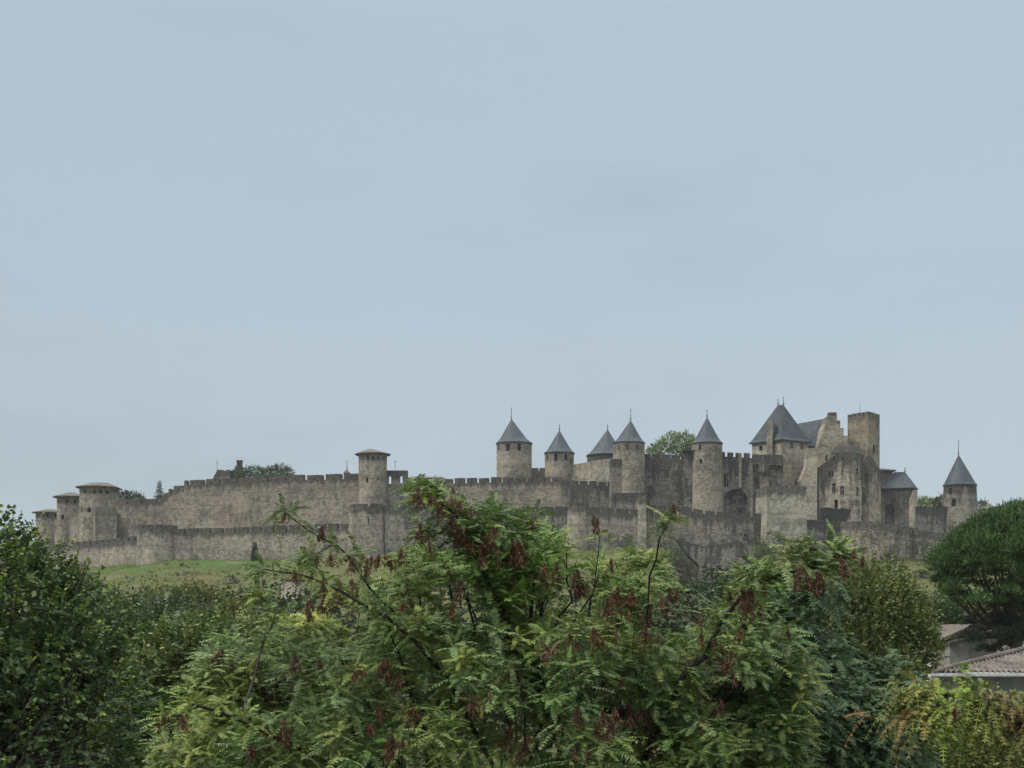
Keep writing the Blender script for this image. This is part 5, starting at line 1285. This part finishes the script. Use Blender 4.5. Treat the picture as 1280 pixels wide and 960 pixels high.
# ================================================================ HOUSES BELOW THE PINE
M['plaster']=plain('grey_stained_plaster',(.17,.165,.155),(.36,.35,.32),.9,.95,.1,.5,(1,1,.35))
M['white']=plain('white_painted_gutter',(.42,.43,.43),(.60,.61,.61),4,.5)
M['palewall']=plain('pale_plaster',(.34,.32,.28),(.60,.57,.50),1.2,.95,.1,.3,(1,1,.35))
def lower_houses():
    Y=78; s=Y/F
    t=thing('house','grey plastered house with pale gable strip and tiled verge below the pine','building',(X_(1230,Y),Y+3,0))
    mb=MB(); outline_into(mb,[(1187,1110),(1187,803),(1243,787),(1400,787),(1400,1110)],Y,7); mb.build('wall',M['plaster'],t)
    # upper pale gable set back, and its roof with tiled edge
    mb=MB(); outline_into(mb,[(1180,800.5),(1217,782.5),(1228,783),(1240,787.3),(1187.5,802.4)],Y+.6,5); mb.build('gable',M['palewall'],t)
    rm=MB(); outline_into(rm,[(1176,799.5),(1216,780),(1228,780.2),(1243,786),(1243,787.8),(1228,783),(1217,782.5),(1180,801.5)],Y+.2,6.2); rm.build('roof',M['tile'],t)
    vg=MB(); outline_into(vg,[(1184.5,803.6),(1243,787),(1262,787),(1262,789),(1244,789),(1186,805.6)],Y-.25,.7); vg.build('verge',M['tile'],t)
    vn=MB(); box_into(vn,quad_plan(1199.5,1204.5,Y-.06,.2,0),Z_(809,Y),Z_(804.5,Y)); vn.build('vent',M['palewall'],t)
    # paler annex on the right
    mb=MB(); outline_into(mb,[(1256,1110),(1256,808),(1400,800),(1400,1110)],Y-1.2,5); mb.build('annex',M['palewall'],t)
    # end wall bits on the left
    mb=MB(); outline_into(mb,[(1166,1110),(1166,801),(1178,798),(1189,806),(1189,1110)],Y+1,4); mb.build('end_wall',M['palewall'],t)
    # front house: tiled slope towards us, white gutter
    Y2=60
    t=thing('house','front house with corrugated tile roof and long white gutter at the right edge','building',(X_(1300,Y2),Y2+4,0))
    mb=MB(); box_into(mb,quad_plan(1172,1460,Y2+.4,8,0),0,Z_(846.5,Y2+.4)); mb.build('wall',M['plaster'],t)
    # roof surface with rows of half round tiles running down the slope
    x0,x1=X_(1168,Y2),X_(1460,Y2); ze=Z_(842,Y2)+.02; rise=1.05; dep=5.2
    V=[];Fc=[]; pitch=.235; nx=int((x1-x0)/pitch*8); ny=14
    for j in range(ny+1):
        for i in range(nx+1):
            x=x0+(x1-x0)*i/nx; f=j/ny; h=abs(math.sin((x-x0)/pitch*math.pi))*.12
            row=(j%1)*.0
            zz=ze+rise*f+h-.02*((j%2)); 
            V.append((x,Y2+dep*f,zz))
    for j in range(ny):
        for i in range(nx):
            # hip on the left end
            a=j*(nx+1)+i
            if (i/nx)*(x1-x0) < (j/ny)*dep*1.25-.2: continue
            Fc.append((a,a+1,a+nx+2,a+nx+1))
    me=fastmesh('roof',np.array(V),np.array(Fc),M['pantile'],root_loc(t)); o=bpy.data.objects.new('roof',me); COL.objects.link(o); o.parent=t
    hp=MB(); a=(x0-.1,Y2-.1,ze+.06); b=(x0+dep*1.25,Y2+dep,ze+rise+.12); rod(hp,a,b,.13,.13,8); hp.build('hip_ridge',M['tile'],t)
    bk=MB(); bk.face([(x0,Y2,ze-.05),(x0+dep*1.25,Y2+dep,ze+rise),(x0+dep*1.25,Y2+8,ze-.05)]); bk.build('hip_slope',M['tile'],t)
    gt=MB()
    for k in range(1):
        pr=[(-.16,0),(-.16,-.12),(-.1,-.17),(0,-.17),(.02,0)]
        n=len(pr)
        for i in range(n):
            j=(i+1)%n; A,B=pr[i],pr[j]
            gt.face([(x0-.2,Y2+A[0],ze+A[1]),(x1,Y2+A[0],ze+A[1]),(x1,Y2+B[0],ze+B[1]),(x0-.2,Y2+B[0],ze+B[1])])
        gt.face([(x0-.2,Y2+p[0],ze+p[1]) for p in pr])
    gt.build('gutter',M['white'],t)
M['pantile']=plain('weathered_pantile',(.055,.050,.046),(.19,.17,.148),1.6,.9,.15,.4)
lower_houses()

# ================================================================ LIGHT, SKY, AIR, CAMERA
world=bpy.data.worlds.new('World'); scene.world=world; world.use_nodes=True
nt=world.node_tree; nt.nodes.clear()
class WN(N):
    def __init__(s,t): s.t=t
k=WN(nt)
SUN_EL,SUN_AZ=math.radians(50),math.radians(-108)   # from behind the camera, on the left
sky=k.n('ShaderNodeTexSky',sky_type='NISHITA',sun_disc=False); sky.sun_elevation=SUN_EL; sky.sun_rotation=SUN_AZ; sky.air_density=1.0; sky.dust_density=2.0; sky.altitude=100
tc=k.n('ShaderNodeTexCoord').outputs['Generated']
sp=k.n('ShaderNodeSeparateXYZ'); k.l(tc,sp.inputs[0])
# overcast cloud deck: brighter towards the zenith, faint soft patches
el=sp.outputs[2]
deck=k.ramp(el,.30,1.0,1.0,CLOUD_TOP) if False else k.ramp(el,.39,.97,1.0,5.6)
cl=k.noise(k.mapv(tc,(1.2,1.2,4.5),(2.3,.6,.2)),2.2,6,.55)
cl2=k.ramp(cl,.45,.70,1.02,.93)
azim=k.math('MULTIPLY',sp.outputs[0],.05)
lum=k.math('MULTIPLY',k.math('MULTIPLY',deck,cl2),k.math('ADD',1.0,azim))
hz=k.mix(k.ramp(el,0.0,.36),(.515,.605,.662),(.474,.584,.685))
hz=k.mix(k.ramp(el,.40,.8),hz,(.56,.56,.54))
cloud=k.n('ShaderNodeVectorMath',operation='SCALE'); k.l(hz,cloud.inputs[0]); k.l(lum,cloud.inputs[3])
bg1=k.n('ShaderNodeBackground'); k.l(sky.outputs[0],bg1.inputs[0]); bg1.inputs[1].default_value=.05
bg2=k.n('ShaderNodeBackground'); k.l(cloud.outputs[0],bg2.inputs[0]); bg2.inputs[1].default_value=1.0
mx=k.n('ShaderNodeMixShader'); mx.inputs[0].default_value=.9; k.l(bg1.outputs[0],mx.inputs[1]); k.l(bg2.outputs[0],mx.inputs[2])
wo=k.n('ShaderNodeOutputWorld'); k.l(mx.outputs[0],wo.inputs[0])
sun=bpy.data.lights.new('sun','SUN'); sun.energy=2.3; sun.angle=math.radians(12); sun.color=(1,.94,.85)
so=bpy.data.objects.new('sun',sun); COL.objects.link(so)
sd=Vector((math.sin(SUN_AZ)*math.cos(SUN_EL),math.cos(SUN_AZ)*math.cos(SUN_EL),math.sin(SUN_EL)))
so.rotation_euler=(-sd).to_track_quat('-Z','Y').to_euler()

HAZE=.00011
if HAZE:
    x=3100; zt=92
    V=[(a,b,c) for c in (-1.5,zt) for a,b in ((-x,-x),(x,-x),(x,x),(-x,x))]
    me=bpy.data.meshes.new('haze'); me.from_pydata(V,[],[(3,2,1,0),(4,5,6,7),(0,1,5,4),(1,2,6,5),(2,3,7,6),(3,0,4,7)])
    m=bpy.data.materials.new('haze_air'); kk=N(m); o_=kk.n('ShaderNodeOutputMaterial'); v=kk.n('ShaderNodeVolumePrincipled'); v.inputs['Color'].default_value=(.86,.91,.96,1); v.inputs['Density'].default_value=HAZE; v.inputs['Anisotropy'].default_value=.2
    kk.l(v.outputs[0],o_.inputs['Volume']); me.materials.append(m)
    o=bpy.data.objects.new('haze',me); COL.objects.link(o); o['kind']='stuff'; o['label']='thin bluish haze softening the distant citadel'; o['category']='haze'

cam=bpy.data.cameras.new('camera'); co=bpy.data.objects.new('camera',cam); COL.objects.link(co); scene.camera=co
co.location=(0,0,ZC); co.rotation_euler=(math.radians(90),0,0)
cam.sensor_width=36; cam.lens=36*F/1280; cam.shift_y=(H0-480)/1280; cam.clip_start=.1; cam.clip_end=12000
scene.view_settings.view_transform='Standard'; scene.view_settings.look='None'; scene.view_settings.gamma=1; scene.view_settings.exposure=0
scene.cycles.use_denoising=True; scene.cycles.max_bounces=6; scene.cycles.diffuse_bounces=2; scene.cycles.glossy_bounces=2; scene.cycles.transmission_bounces=3; scene.cycles.volume_bounces=0; scene.cycles.transparent_max_bounces=4
scene.cycles.use_adaptive_sampling=True; scene.cycles.adaptive_threshold=.012
for o in scene.objects:
    if '_loc' in o: del o['_loc']
    if o.parent is None and 'label' in o and 'kind' not in o: o['kind']='thing'
